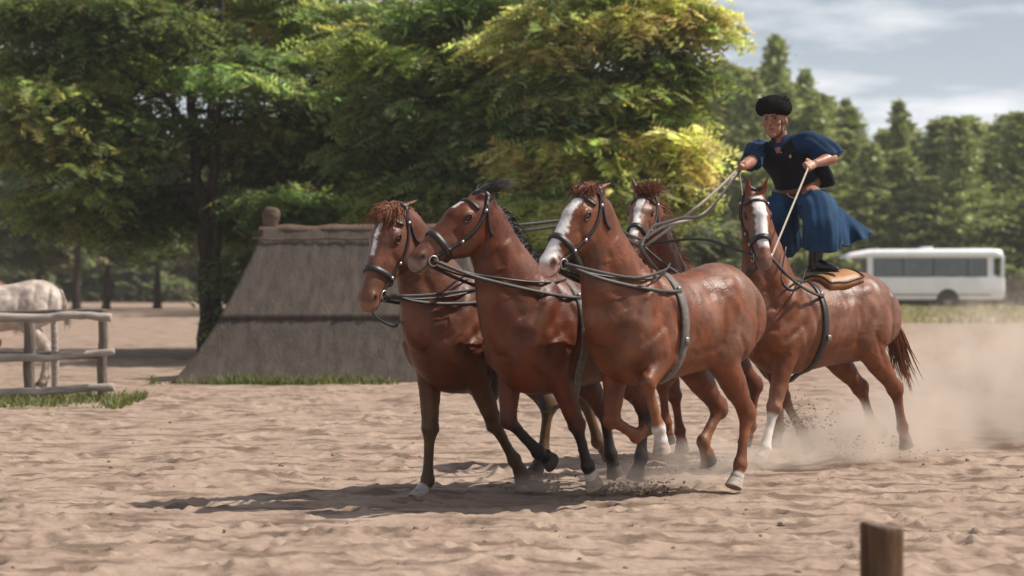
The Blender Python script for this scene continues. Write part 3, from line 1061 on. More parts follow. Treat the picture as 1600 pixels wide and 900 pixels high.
# ------------------------------------------------------------------ minibus
def minibus():
    y0 = 96.0
    s = FPX / y0
    X = lambda px: (px - 800) / s
    root = empty('minibus', (X(1440), y0, 0))
    tag(root, 'white minibus parked in front of the forest at the right', 'bus')
    ox = X(1440)
    x0, x1 = X(1318) - ox, X(1563) - ox
    Wd = 2.0
    zb, zw0, zw1, zt = .42, 1.36, 2.14, 2.50
    # section rings along the length, left (nose) to right (tail)
    def sec(x, zlo, zhi, inset=0.0):
        hw = Wd / 2 - inset
        return [V(x, -hw + .06, zlo), V(x, -hw, zlo + .10), V(x, -hw, (zlo + zhi) / 2), V(x, -hw + .02, zhi - .02), V(x, hw - .02, zhi - .02), V(x, hw, (zlo + zhi) / 2), V(x, hw, zlo + .10), V(x, hw - .06, zlo)]
    mb = MB()
    mb.rings([sec(x0 + .05, zb + .15, zw0 - .25, .12), sec(x0 + .2, zb, zw0 - .06, .02), sec(x0 + .8, zb, zw0), sec(x1 - .15, zb, zw0), sec(x1, zb + .06, zw0 - .02, .06)])
    body = sharp(mb.build('body', M['paint'], root))
    def rsec(x, z0, z1, inset):
        hw = Wd / 2 - inset
        return [V(x, -hw, z0), V(x, -hw + .01, z1 - .14), V(x, -hw + .14, z1 - .02), V(x, 0, z1), V(x, hw - .14, z1 - .02), V(x, hw - .01, z1 - .14), V(x, hw, z0)]
    mb = MB()
    mb.rings([rsec(x0 - .05, zw1 - .01, zw1 + .10, .12), rsec(x0 + .35, zw1 - .02, zt - .12, .06), rsec(x0 + 1.1, zw1, zt, .03), rsec(x1 - .4, zw1, zt + .03, .03), rsec(x1 - .12, zw1, zt - .02, .05), rsec(x1 - .03, zw1, zw1 + .14, .10)])
    mb.build('roof', M['paint'], root)
    hatch = MB().box((X(1447) - ox, 0, zt + .05), (.45, .6, .09), bev=.02)
    hatch.build('roof_hatch', M['paint'], root)
    # pillars between panes
    pil = [X(p) - ox for p in (1354, 1540)]
    for x in pil:
        for sy in (-1, 1):
            MB().box((x, sy * (Wd / 2 - .055), (zw0 + zw1) / 2), (.24, .07, zw1 - zw0 + .04)).build('pillar', M['paint'], root, smooth=False)
    edges = [X(p) - ox for p in (1359, 1405, 1452, 1505, 1535)]
    for a, b2 in zip(edges[:-1], edges[1:]):
        for sy in (-1, 1):
            MB().box(((a + b2) / 2, sy * (Wd / 2 - .06), (zw0 + zw1) / 2), (b2 - a - .05, .04, zw1 - zw0), bev=.008).build('window', M['glass'], root, smooth=False)
            MB().box((b2, sy * (Wd / 2 - .062), (zw0 + zw1) / 2), (.05, .05, zw1 - zw0)).build('window_divider', M['trim'], root, smooth=False)
    # slanted windscreen, rear pane
    mb = MB()
    mb.rings([[V(x0 + .12, -.86, zw0 - .05), V(x0 + .12, .86, zw0 - .05), V(x0 + .16, .86, zw0 - .05), V(x0 + .16, -.86, zw0 - .05)],
              [V(x0 + .52, -.80, zw1), V(x0 + .52, .80, zw1), V(x0 + .56, .80, zw1), V(x0 + .56, -.80, zw1)]])
    mb.build('windscreen', M['glass'], root, smooth=False)
    MB().box((x1 - .09, 0, (zw0 + zw1) / 2 + .02), (.04, 1.5, zw1 - zw0 - .06), bev=.01).build('rear_window', M['glass'], root, smooth=False)
    for sy in (-1, 1):
        MB().box((x1 - .09, sy * .86, (zw0 + zw1) / 2), (.14, .16, zw1 - zw0 + .03)).build('rear_pillar', M['paint'], root, smooth=False)
        MB().box((x1 - .005, sy * .84, 1.02), (.05, .14, .32), bev=.01).build('tail_light', M['amber'], root, smooth=False)
        MB().box((x0 + .06, sy * .66, .86), (.12, .26, .18), bev=.03).build('headlight', M['rim'], root, smooth=False)
        mb = MB()
        mb.tube([V(x0 + .5, sy * .95, 1.55), V(x0 + .3, sy * 1.14, 1.75)], .015, n=6)
        mb.box((x0 + .26, sy * 1.16, 1.72), (.06, .12, .30), bev=.015)
        mb.build('wing_mirror', M['trim'], root, smooth=False)
    MB().box((x1 + .03, 0, .50), (.14, 1.9, .20), bev=.03).build('bumper', M['trim'], root, smooth=False)
    MB().box((x0 - .0, 0, .55), (.16, 1.8, .22), bev=.03).build('bumper', M['trim'], root, smooth=False)
    MB().box(((x0 + x1) / 2, -Wd / 2 - .003, .62), (x1 - x0 - 1.2, .012, .05)).build('side_moulding', M['trim'], root, smooth=False)
    MB().box(((x0 + x1) / 2, 0, .36), (x1 - x0 - 1.0, 1.5, .16)).build('chassis', M['trim'], root, smooth=False)
    wheels = [X(1474) - ox, X(1366) - ox]
    for x in wheels:
        for sy in (-1, 1):
            mb = MB()
            arch = []
            for k in range(9):
                t = math.pi * k / 8
                arch.append((math.cos(t) * .47, math.sin(t) * .47))
            mb.rings([[V(x + u, sy * (Wd / 2 + .006), .40 + v_) for u, v_ in arch], [V(x + u, sy * (Wd / 2 - .05), .40 + v_) for u, v_ in arch]])
            mb.build('wheel_arch', M['rubber'], root, smooth=False)
            wh = empty('wheel', (x, sy * (Wd / 2 - .10), .36))
            wh.parent = root
            def disc(r, y, n=24):
                return [V(r * math.cos(2 * math.pi * j / n), y, r * math.sin(2 * math.pi * j / n)) for j in range(n)]
            mb = MB()
            mb.rings([disc(.20, -.11), disc(.33, -.11), disc(.36, -.07), disc(.36, .07), disc(.33, .11), disc(.20, .11)], caps=False)
            mb.build('tyre', M['rubber'], wh)
            mb = MB()
            mb.rings([disc(.20, -.09), disc(.17, -.06), disc(.07, -.08), disc(.03, -.10)], caps=True)
            mb.rings([disc(.20, .09), disc(.17, .06), disc(.07, .08), disc(.03, .10)], caps=True)
            mb.build('rim', M['rim'], wh)


minibus()


# ------------------------------------------------------------------ horses
def bez(p0, p1, p2, t):
    return p0 * (1 - t) ** 2 + p1 * (2 * t * (1 - t)) + p2 * t * t


def fillet_strands(mb, roots, n, seg=6):
    pass


def strand(mb, p0, d0, d1, length, r, seg=5, rg_=random, wob=0.02):
    """A lock of hair: leaves along d0, bends over to d1, tapers."""
    P = [Vector(p0)]
    for i in range(seg):
        f = i / (seg - 1)
        d = (d0 * (1 - f) + d1 * f).normalized()
        P.append(P[-1] + d * (length / seg) + V(rg_.uniform(-wob, wob), rg_.uniform(-wob, wob), rg_.uniform(-wob, wob)))
    u = d0.cross(V(rg_.uniform(-1, 1), rg_.uniform(-1, 1), rg_.uniform(-1, 1))).normalized()
    rings = []
    for i, p in enumerate(P):
        t = (P[min(i + 1, seg)] - P[max(i - 1, 0)]).normalized()
        uu = (u - t * u.dot(t)).normalized()
        v = t.cross(uu)
        rr_ = r * (1 - (i / seg) ** 1.6) + 0.0008
        rings.append([p + uu * rr_, p + v * rr_ * .5, p - uu * rr_, p - v * rr_ * .5])
    mb.rings(rings)


def const_color(me, c, var=0.0, seed=0):
    n = len(me.vertices)
    f = 1 + np.random.default_rng(seed).uniform(-var, var, (n, 1))
    color_attr(me, 'coat', np.array(c)[None, :] * f)


class Horse:
    def __init__(s, name, O, th, spec):
        s.sp = spec
        s.root = empty('horse', (O[0], O[1], 0), math.pi + R(th))
        tag(s.root, spec['label'], 'horse', spec.get('group'))
        s.dz = spec.get('dz', 0.0)
        s.poll = V(*spec['poll'])
        d = V(*spec['head']).normalized()
        s.hx = d
        s.hy = V(0, 0, 1).cross(d).normalized()
        if spec.get('roll'):
            s.hy = Matrix.Rotation(R(spec['roll']), 3, d) @ s.hy
        s.hz = d.cross(s.hy)
        s.hs = spec.get('hs', 1.0)
        s.seed = spec.get('seed', 1)
        s.build()

    def H(s, x, y, z):
        return s.poll + (s.hx * x + s.hy * y + s.hz * z) * s.hs

    def head_local(s, co):
        q = co - np.array(s.poll)
        B = np.array([s.hx, s.hy, s.hz])
        return q @ B.T / s.hs

    # ---- skin
    def build(s):
        sp, dz = s.sp, s.dz
        mb = MB()
        # barrel: x, half width, top, bottom, height of the widest place, how narrow the top is
        bw = sp.get('bw', 0.93)
        ST = [(-.80, .07, 1.30, 1.10, 1.20, 1.0), (-.76, .15, 1.39, 1.02, 1.20, 1.0), (-.68, .215, 1.455, .96, 1.21, .9), (-.56, .262, 1.515, .90, 1.22, .82), (-.42, .280, 1.530, .865, 1.20, .78),
              (-.28, .278, 1.505, .855, 1.16, .82), (-.12, .285, 1.470, .845, 1.12, .86), (.05, .292, 1.450, .825, 1.10, .88), (.20, .288, 1.462, .80, 1.10, .82), (.34, .270, 1.500, .785, 1.10, .68),
              (.46, .250, 1.520, .785, 1.10, .58), (.58, .238, 1.475, .80, 1.10, .62), (.69, .215, 1.37, .84, 1.08, .8), (.77, .165, 1.26, .90, 1.06, 1.0), (.82, .08, 1.16, .97, 1.06, 1.0)]
        rings = []
        n = 26
        A = np.array(ST)
        for i in range(len(A) - 1):
            p0, p1, p2, p3 = A[max(i - 1, 0)], A[i], A[i + 1], A[min(i + 2, len(A) - 1)]
            for k in range(4):
                t = k / 4
                q = 0.5 * ((2 * p1) + (-p0 + p2) * t + (2 * p0 - 5 * p1 + 4 * p2 - p3) * t * t + (-p0 + 3 * p1 - 3 * p2 + p3) * t ** 3)
                x, wd, zt, zb, zm, pin = q
                zb -= sp.get('deep', .02) * min(1, max(0, (.9 - abs(x)) * 3))
                r = []
                for j in range(n):
                    a = 2 * math.pi * j / n
                    c, sn = math.cos(a), math.sin(a)
                    if sn > 0:
                        yy_ = math.copysign(abs(c) ** (1 / max(pin, .3) ** .5), c) * wd * bw
                        zz = zm + (zt - zm) * sn
                    else:
                        yy_ = math.copysign(abs(c) ** .9, c) * wd * bw
                        zz = zm + (zm - zb) * sn
                    r.append(V(x, yy_, zz + dz))
                rings.append(r)
        mb.rings(rings)
        # neck
        base = V(.56, 0, 1.16 + dz)
        end = s.H(.02, 0, -.045)
        mid = V(*sp['neckmid']) if 'neckmid' in sp else base.lerp(end, .5) + V(.02, 0, .07)
        prof = [(0, .185, .345), (.14, .17, .315), (.3, .145, .265), (.5, .118, .21), (.7, .095, .165), (.88, .084, .14), (1.0, .078, .115)]
        ns = sp.get('neckthick', 1.0)
        s.neck = [(bez(base, mid, end, t), a * ns if t > 0.1 else a, b * ns if t > .1 else b) for t, a, b in prof]
        mb.loft(s.neck, ref=(0, 1, 0), n=20, sub=4, cap=.4)
        # head
        HS = [(-.05, .0, .055, .05), (.0, .0, .078, .078), (.09, -.014, .094, .112), (.17, -.032, .097, .140), (.25, -.040, .090, .144), (.32, -.028, .077, .122), (.40, -.012, .065, .096),
              (.47, -.004, .058, .080), (.53, -.004, .056, .072), (.58, -.008, .058, .067), (.615, -.014, .052, .055), (.635, -.018, .036, .038)]
        mb.loft([(s.H(x, 0, z), a * s.hs * 1.08, b * s.hs * (1.10 if .05 < x < .45 else 1.03)) for x, z, a, b in HS], ref=s.hy, n=20, sub=4, cap=.3)
        HM = Matrix((s.hx, s.hy, s.hz)).transposed()
        E = lambda x, y, z, a, b, c: mb.ell(s.H(x, y, z), (a * s.hs, b * s.hs, c * s.hs), HM, 14, 9)
        for sy in (-1, 1):
            E(.205, sy * .062, -.078, .110, .040, .095)        # jaw
            E(.185, sy * .080, .052, .055, .022, .024)        # brow
            E(.36, sy * .052, -.022, .14, .016, .020)         # cheek crest
            E(.565, sy * .043, .020, .040, .022, .034)        # nostril rim
            # ear
            ew = sp.get('ears', 'up')
            if ew == 'up': dr = -s.hx * .35 + s.hz * .75 + s.hy * sy * .22 + V(0, 0, .35)
            elif ew == 'back': dr = V(-1, 0, .12) - s.hx * .25 + s.hz * .15 + s.hy * sy * .22
            else: dr = -s.hx * .65 + s.hz * .55 + s.hy * sy * .35
            dr.normalize()
            b0 = s.H(.012, sy * .056, .066)
            L = .155 * s.hs
            ref = s.hy - dr * s.hy.dot(dr)
            mb.loft([(b0 - dr * .02, .026, .026), (b0 + dr * L * .3, .031, .022), (b0 + dr * L * .6, .026, .018), (b0 + dr * L * .88, .014, .011), (b0 + dr * L, .006, .006)], ref=ref, n=10, sub=3, cap=.3)
        E(.575, 0, -.058, .045, .034, .026)                   # chin
        # legs
        s.legchains = {}
        for key in ('LF', 'RF', 'LH', 'RH'):
            J = [V(*p) for p in sp[key]]
            sy = 1 if key[0] == 'L' else -1
            lerp = lambda a, b, t: a.lerp(b, t)
            if key[1] == 'F':
                e, k, f, tip = J
                sh = V(.66, sy * .15, 1.10 + dz)
                pd = (tip - f).normalized()
                c = f + pd * .085
                ch = [(sh, .085, .15), (lerp(sh, e, .55), .092, .15), (e, .078, .112), (lerp(e, k, .33), .064, .083), (lerp(e, k, .70), .046, .055), (lerp(e, k, .9), .042, .049), (k, .043, .049),
                      (lerp(k, f, .13), .036, .041), (lerp(k, f, .28), .028, .034), (lerp(k, f, .6), .026, .032), (lerp(k, f, .85), .029, .035), (f, .034, .041), (lerp(f, c, .55), .029, .034), (c, .035, .044), (c + pd * .02, .034, .042)]
                sc0 = V(.47, sy * .13, 1.42 + dz)
                mb.loft([(sc0, .05, .12), (V(.56, sy * .16, 1.26 + dz), .07, .13), (sh, .075, .12)], ref=(0, 1, 0), n=14, sub=4, cap=.6)
                mb.ell(lerp(sh, e, .75) + V(-.07, sy * .03, .07), (.13, .07, .15), None, 14, 9)      # triceps
                mb.ell(V(.71, sy * .085, 1.05 + dz), (.10, .085, .15), None, 14, 9)                  # breast
            else:
                stf, k, f, tip = J
                hip = V(-.50, sy * .125, 1.20 + dz)
                pd = (tip - f).normalized()
                c = f + pd * .085
                ch = [(hip, .125, .27), (lerp(hip, stf, .5), .125, .235), (stf + (hip - stf) * .06, .095, .165), (lerp(stf, k, .25), .076, .118), (lerp(stf, k, .55), .056, .078), (lerp(stf, k, .82), .040, .056), (k, .041, .058),
                      (lerp(k, f, .14), .036, .048), (lerp(k, f, .3), .030, .037), (lerp(k, f, .6), .027, .034), (lerp(k, f, .85), .030, .037), (f, .035, .042), (lerp(f, c, .55), .030, .035), (c, .036, .045), (c + pd * .02, .035, .043)]
                t = (k - stf).normalized()
                back = (k - f).normalized()
                bk = (back + t).normalized()
                mb.loft([(k + back * .075 + (t - back * t.dot(back)) * .035, .016, .016), (k + (t - back * t.dot(back)) * .045, .022, .024), (k - back * .05 + (t - back * t.dot(back)) * .02, .018, .02)], ref=(0, 1, 0), n=8, sub=3, cap=.8)
                mb.ell(V(-.62, sy * .14, 1.17 + dz), (.15, .10, .22), None, 14, 9)                   # buttock
                mb.ell(V(-.36, sy * .15, 1.30 + dz), (.16, .085, .14), None, 14, 9)                  # hip
            jt = {6: 1.12, 11: 1.10, 7: .98, 8: .94, 9: .94, 10: .97}
            ch = [(p_, a_ * (1.26 if i_ > 3 else 1.08) * jt.get(i_, 1), b_ * (1.32 if i_ > 3 else 1.07) * jt.get(i_, 1)) for i_, (p_, a_, b_) in enumerate(ch)]
            mb.loft(ch, ref=(0, 1, 0), n=16, sub=4, cap=.4)
            s.legchains[key] = (ch, J, pd, c)
        me = remesh(mb, 0.0115)
        co = get_co(me)
        hl = s.head_local(co)
        inhead = (hl[:, 0] > -.02) & (np.linalg.norm(hl[:, 1:], axis=1) < .26) & (co[:, 0] > .6)
        low = co[:, 2] < .84 + dz
        wgt = np.where(inhead, .55, np.where(low, .5, 1.0))
        ramp = np.clip((co[:, 2] - .70) / .2, 0, 1)
        wgt = np.where(inhead, .4, .35 + .65 * ramp)
        co = lap_smooth(me, wgt, 26)
        co = s.sculpt(me, co, inhead)
        s.co = co
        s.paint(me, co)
        s.body = link_mesh('body', me, M['coat'], s.root)
        me.calc_loop_triangles()
        tri = np.empty(len(me.loop_triangles) * 3, dtype=np.int32)
        me.loop_triangles.foreach_get('vertices', tri)
        s.bvh = BVHTree.FromPolygons([tuple(p) for p in co], tri.reshape(-1, 3).tolist(), all_triangles=True)
        s.hooves()
        s.eyes()
        s.hair()
        if sp.get('bridle', True):
            s.tack()

    def sculpt(s, me, co, inhead):
        """Muscle grooves and swellings pressed into the skin along its normals."""
        nv = np.empty(len(co) * 3, dtype=np.float32)
        me.vertices.foreach_get('normal', nv)
        nv = nv.reshape(-1, 3)
        x, y, z = co[:, 0], np.abs(co[:, 1]), co[:, 2] - s.dz
        d = np.zeros(len(co))
        trunk = np.clip((z - .62) / .2, 0, 1) * (~inhead)
        def seg(a, b, width, depth, ymin=.06):
            a, b = np.array(a), np.array(b)
            p = np.stack([x, z], -1)
            ab = b - a
            t = np.clip(((p - a) @ ab) / (ab @ ab), 0, 1)
            dist = np.linalg.norm(p - a - t[:, None] * ab, axis=1)
            edge = np.sin(np.pi * np.clip(t, .12, .88)) ** .5
            return depth * np.exp(-(dist / width) ** 2) * np.clip((y - ymin) / .05, 0, 1) * edge * trunk
        for a, b, wd, dp in (((.55, 1.47), (.76, 1.10), .028, -.016), ((.40, 1.44), (.30, 1.10), .030, -.014), ((.30, 1.12), (.36, .84), .026, -.018), ((.66, 1.0), (.46, 1.12), .026, -.014),
                             ((.47, 1.42), (.66, 1.12), .045, .012), ((-.20, 1.30), (-.17, .98), .034, -.018), ((-.28, 1.36), (-.40, 1.12), .05, .012), ((-.62, 1.46), (-.56, .90), .022, -.014),
                             ((-.42, 1.42), (-.36, 1.10), .028, -.010), ((-.16, 1.34), (-.02, 1.30), .05, -.012), ((-.10, .95), (.25, .92), .03, -.007), ((-.34, 1.05), (-.50, .80), .024, -.012),
                             ((-.75, 1.30), (-.70, .95), .03, .008), ((.50, 1.16), (.44, .92), .03, .008)):
            d += seg(a, b, wd, dp)
        rib = np.exp(-((x - .02) / .20) ** 2) * np.exp(-((z - 1.08) / .20) ** 2) * (y > .12)
        d += .0014 * np.sin((x + .35 * (z - 1.1)) * 78) * rib
        nn_, n2_ = VN(s.seed + 80), VN(s.seed + 90)
        d += (.007 * (nn_(x * 9 + 30, z * 9 + y * 6 + 30) - .5) + .003 * (n2_(x * 26 + 30, z * 26 + y * 18 + 30) - .5)) * trunk
        d += .004 * (n2_(x * 30 + 70, z * 22 + 70) - .5) * (1 - trunk) * (~inhead)
        # veins under the thin skin of shoulder, belly and legs
        v_ = 1 - np.abs(2 * nn_(x * 7 + z * 4 + 15, z * 8 - x * 3 + y * 5 + 45) - 1)
        d += .0035 * np.clip((v_ - .90) / .10, 0, 1) * np.clip((1.35 - z) / .3, 0, 1) * (~inhead)
        # jugular groove and neck muscles
        for (c, ra, rb), (c2, ra2, rb2) in zip(s.neck[1:-1], s.neck[2:]):
            c, c2 = np.array(c), np.array(c2)
            ab = c2 - c
            t = ((co - c) @ ab) / (ab @ ab)
            r_ = co - c - np.clip(t, 0, 1)[:, None] * ab
            tg = ab / np.linalg.norm(ab)
            up = np.array([-tg[2], 0, tg[0]])
            h = (r_ @ up) / rb
            inn = (t >= 0) & (t < 1) & (np.linalg.norm(r_, axis=1) < rb * 1.15) & (~inhead)
            d += inn * (-.011 * np.exp(-((h + .42) / .13) ** 2) + .007 * np.exp(-((h - .05) / .22) ** 2) - .006 * np.exp(-((h - .5) / .14) ** 2)) * (y > ra * .3)
        # head: hollow above the eye, groove behind the jaw, bony face ridge
        hl = s.head_local(co)
        hx_, hy_, hz_ = hl[:, 0], np.abs(hl[:, 1]), hl[:, 2]
        d += inhead * (-.010 * np.exp(-(((hx_ - .13) / .022) ** 2 + ((hz_ - .06) / .022) ** 2)) - .010 * np.exp(-((hx_ - .30 + .25 * hz_) / .025) ** 2) * (hz_ < .02)
                       - .006 * np.exp(-(((hx_ - .42) / .06) ** 2 + ((hz_ - .03) / .018) ** 2)) - .012 * np.exp(-(((hx_ - .572) / .018) ** 2 + ((hz_ - .016) / .014) ** 2))) * (hy_ > .025)
        co = co + nv * d[:, None]
        me.vertices.foreach_set('co', co.astype(np.float32).ravel())
        me.update()
        return lap_smooth(me, np.full(len(co), .5), 2)

    # ---- markings
    def paint(s, me, co):
        sp = s.sp
        c0 = np.array(sp['coat'])
        col = np.repeat(c0[None, :], len(co), 0)
        # a paler flank and belly line, darker shoulder and quarter: soft natural shading of a chestnut coat
        nn = VN(s.seed + 50)
        m = nn(co[:, 0] * 4 + 9, co[:, 2] * 4 + co[:, 1] * 3 + 20)
        col = col * (0.85 + 0.3 * m)[:, None]
        # dried sweat and dust, with the greyish flank sheen painted into the coat colour
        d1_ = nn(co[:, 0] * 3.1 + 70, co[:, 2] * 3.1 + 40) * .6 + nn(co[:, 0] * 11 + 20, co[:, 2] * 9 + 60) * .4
        k_ = np.clip((d1_ - .46) / .22, 0, 1) * np.clip((co[:, 2] - .85) / .25, 0, 1) * sp.get('dusty', .22)  # dusty also sets how much of the sheen is painted in
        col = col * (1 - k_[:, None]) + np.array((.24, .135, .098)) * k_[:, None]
        hl = s.head_local(co)
        head = (hl[:, 0] > -.05) & (np.abs(hl[:, 1]) < .17) & (np.abs(hl[:, 2]) < .20) & (co[:, 0] > .55)
        # legs
        for key, (ch, J, pd, c) in s.legchains.items():
            k, f, tip = np.array(J[1]), np.array(J[2]), np.array(J[3])
            def dist(a, b):
                ab = b - a
                t = np.clip(((co - a) @ ab) / (ab @ ab), 0, 1)
                return np.linalg.norm(co - (a + t[:, None] * ab), axis=1), t
            d1, t1 = dist(np.array(J[0]), k)
            d2, t2 = dist(k, f)
            d3, t3 = dist(f, tip)
            near = np.minimum(np.minimum(d1, d2), d3)
            onleg = (near < .095) & (co[:, 2] < .90 + s.dz)
            prog = np.where(d3 <= np.minimum(d1, d2), 2 + t3, np.where(d2 <= d1, 1 + t2, t1))
            dk = sp.get('legs', {}).get(key, sp.get('legcol'))
            if dk is not None:
                st_ = sp.get('legfrom', .55)
                f_ = np.clip((prog - st_) / .5, 0, 1) * onleg
                col = col * (1 - f_[:, None]) + np.array(dk) * f_[:, None]
            so = sp.get('sock', {}).get(key)
            if so is not None:
                f_ = np.clip((prog - so) / .08, 0, 1) * onleg * (near < .075)
                col = col * (1 - f_[:, None]) + (np.array((.60, .55, .50)) * (1 - .45 * np.clip(prog - 2.1, 0, 1))[:, None] * (.8 + .3 * m)[:, None]) * f_[:, None]
        # face
        x, y, z = hl[:, 0], hl[:, 1], hl[:, 2]
        for x0, x1, w0, w1 in sp.get('blaze', []):
            t = (x - x0) / (x1 - x0)
            wv = w0 + (w1 - w0) * np.clip(t, 0, 1) + .016 * (nn(x * 34 + 9, y * 34 + 9) - .5) + .014 * (nn(x * 95 + 5, y * 95 + 5) - .5)
            f_ = np.clip((wv - np.abs(y - sp.get('blazeoff', 0))) / .010, 0, 1) * (z > -.01) * np.clip(t / .06, 0, 1) * np.clip((1 - t) / .06, 0, 1) * head
            col = col * (1 - f_[:, None]) + np.array((.68, .63, .60)) * f_[:, None]
        mz = sp.get('muzzle')
        if mz is not None:
            f_ = np.clip((x - .50) / .08, 0, 1) * head * (0.8 if sp.get('muzzlefull') else 1) * (np.clip((.0 - z) / .03, 0, 1) if not sp.get('muzzlefull') else 1)
            f_ = np.clip(f_ + np.clip((x - .60) / .02, 0, 1) * head, 0, 1)
            col = col * (1 - f_[:, None]) + np.array(mz) * f_[:, None]
        # nostrils, mouth line, inside of the ears
        for sy in (-1, 1):
            q = ((x - .572) / .024) ** 2 + ((z - .016) / .019) ** 2
            f_ = np.clip(1.3 - q, 0, 1) * (y * sy > .030) * head
            col = col * (1 - f_[:, None]) + np.array((.012, .008, .007)) * f_[:, None]
        f_ = (np.abs(z + .040 + (x - .55) * .1) < .006) * (x > .50) * head
        col = col * (1 - .7 * f_[:, None])
        color_attr(me, 'coat', np.clip(col, 0.003, .85))

    def hooves(s):
        for key, (ch, J, pd, c) in s.legchains.items():
            f = J[2]
            lat = V(0, 1, 0)
            n_ = (lat - pd * lat.dot(pd)).normalized()
            v = pd.cross(n_)                               # across, towards the toe or heel
            fw = v if v.dot(J[1] - J[2]) * 0 + v.x > 0 else -v
            k2f = (J[2] - J[1]).normalized()
            rot = pd
            mb = MB()
            def ring(o, rx, ry, sk):
                return [c + pd * o + fw * (sk + ry * math.cos(2 * math.pi * j / 16)) + n_ * (rx * math.sin(2 * math.pi * j / 16)) for j in range(16)]
            mb.rings([ring(.010, .032, .040, 0), ring(.014, .044, .053, .002), ring(.045, .051, .060, .007), ring(.078, .057, .068, .012), ring(.082, .053, .063, .012), ring(.079, .03, .035, .012)])
            pale = key in s.sp.get('palehoof', ())
            sharp(mb.build('hoof', M['hoof_pale'] if pale else M['hoof_dark'], s.root), 35)

    def eyes(s):
        for sy in (-1, 1):
            p, nrm, _, _ = s.bvh.ray_cast(s.H(.195, sy * .3, .030), -s.hy * sy)
            if p is None: continue
            mb = MB()
            HM = Matrix((s.hx, s.hy, s.hz)).transposed()
            mb.ell(p - nrm * .010, (.025, .019, .019), HM, 14, 9)
            mb.build('eye', M['eye'], s.root)
            # lids: two folds around the eye
            mb = MB()
            for sg in (1, -1):
                pts = []
                for k in range(7):
                    a = math.pi * k / 6
                    q = p + (s.hx * math.cos(a) * .031 + s.hz * (sg * math.sin(a) * .018)) * s.hs
                    h_, nn_, _, _ = s.bvh.ray_cast(q + s.hy * sy * .12, -s.hy * sy)
                    pts.append((h_ if h_ is not None else q) + nrm * .004)
                mb.tube(pts, .006, n=6)
            o = mb.build('eyelid', M['hair'], s.root)
            const_color(o.data, [v * .45 for v in s.sp['coat']])

    def crest(s, t):
        """point on top of the neck at t (0 withers, 1 poll) and the up direction there"""
        n = len(s.neck) - 1
        f = min(t * n, n - .001)
        i = int(f)
        a, b = s.neck[i], s.neck[i + 1]
        c = a[0].lerp(b[0], f - i)
        tg = (b[0] - a[0]).normalized()
        up = (V(0, 0, 1) - tg * tg.z)
        up = (V(-tg.z, 0, tg.x) if up.length < .3 else up).normalized()
        h_, nn_, _, _ = s.bvh.ray_cast(c + up * .6, -up)
        return (h_ if h_ is not None else c + up * a[2]), up, tg

    def hair(s):
        sp = s.sp
        rg_ = random.Random(s.seed)
        mc = sp.get('mane', [v * .8 for v in sp['coat']])
        side = sp.get('maneside', -1)
        blow = V(*sp.get('blow', (-.8, -.1, .15)))
        mb = MB()
        L = sp.get('manelen', .22)
        if L > 0:
            for k in range(sp.get('manen', 460) * 3 // 2):
                t = rg_.uniform(.22, 1.0)
                p, up, tg = s.crest(t)
                p = p + V(0, rg_.uniform(-.018, .018), 0) - up * .012
                fly = rg_.random() * sp.get('fly', .7)
                d0 = (up * (.5 + .4 * fly) + V(0, side * .45, 0) + blow * .3 * fly)
                d1 = (V(0, side * .35, -1) * (1 - fly) + blow * fly * 1.4 + V(0, 0, -.1))
                strand(mb, p, d0.normalized(), d1.normalized(), L * rg_.uniform(.6, 1.25), rg_.uniform(.0025, .006), 6, rg_, .009)
            o = mb.build('mane', M['hair'], s.root)
            const_color(o.data, mc, .25, s.seed)
        fl = sp.get('forelock', .16)
        if fl > 0:
            mb = MB()
            for k in range(sp.get('foren', 70) * 3):
                p = s.H(rg_.uniform(-.035, .045), rg_.uniform(-.045, .045), .07)
                h_, nn_, _, _ = s.bvh.ray_cast(p + s.hz * .2, -s.hz)
                p = (h_ if h_ is not None else p) - s.hz * .006
                f_ = rg_.random()
                d0 = s.hz * .42 * (1 - .65 * sp.get('forefly', .4)) + s.hx * .3 * (1 - sp.get('forefly', .4)) + s.hy * rg_.uniform(-.5, .5) + blow * .7 * sp.get('forefly', .4)
                d1 = s.hx * .9 - s.hz * .06 + s.hy * rg_.uniform(-.5, .5)
                d1 = d1 * (1 - sp.get('forefly', .4)) + (blow * 1.0 + s.hz * .08) * sp.get('forefly', .4) * (0.5 + f_)
                strand(mb, p, d0.normalized(), d1.normalized(), fl * rg_.uniform(.6, 1.2), rg_.uniform(.002, .0045), 7, rg_, .011)
            o = mb.build('forelock', M['hair'], s.root)
            const_color(o.data, sp.get('forecol', mc), .25, s.seed)
        mb = MB()
        tb = V(-.765, 0, 1.36 + s.dz)
        tl = sp.get('tail', .62)
        for k in range(170):
            p = tb + V(rg_.uniform(-.02, .02), rg_.uniform(-.03, .03), rg_.uniform(-.05, .03))
            d0 = V(*sp.get('tailroot', (-.55, 0, -.5))) + V(0, rg_.uniform(-.15, .15), 0)
            d1 = V(*sp.get('taildir', (-.12, .0, -1))) + V(rg_.uniform(-.16, .16), rg_.uniform(-.18, .18), 0)
            strand(mb, p, d0.normalized(), d1.normalized(), tl * rg_.uniform(.65, 1.15), rg_.uniform(.010, .018), 8, rg_, .010)
        o = mb.build('tail', M['hair'], s.root)
        const_color(o.data, mc, .25, s.seed + 3)

    # ---- harness: straps cast on to the skin
    def wrap(s, centre, ax1, ax2, a0, a1, n, off=.004, r=.8):
        P, Nn = [], []
        for k in range(n):
            a = a0 + (a1 - a0) * k / (n - 1)
            d = (ax1 * math.cos(a) + ax2 * math.sin(a)).normalized()
            h_, nn_, _, _ = s.bvh.ray_cast(centre + d * r, -d)
            if h_ is not None and (h_ - centre).length < r:
                P.append(h_ + d * off)
                Nn.append(d)
        return P, Nn

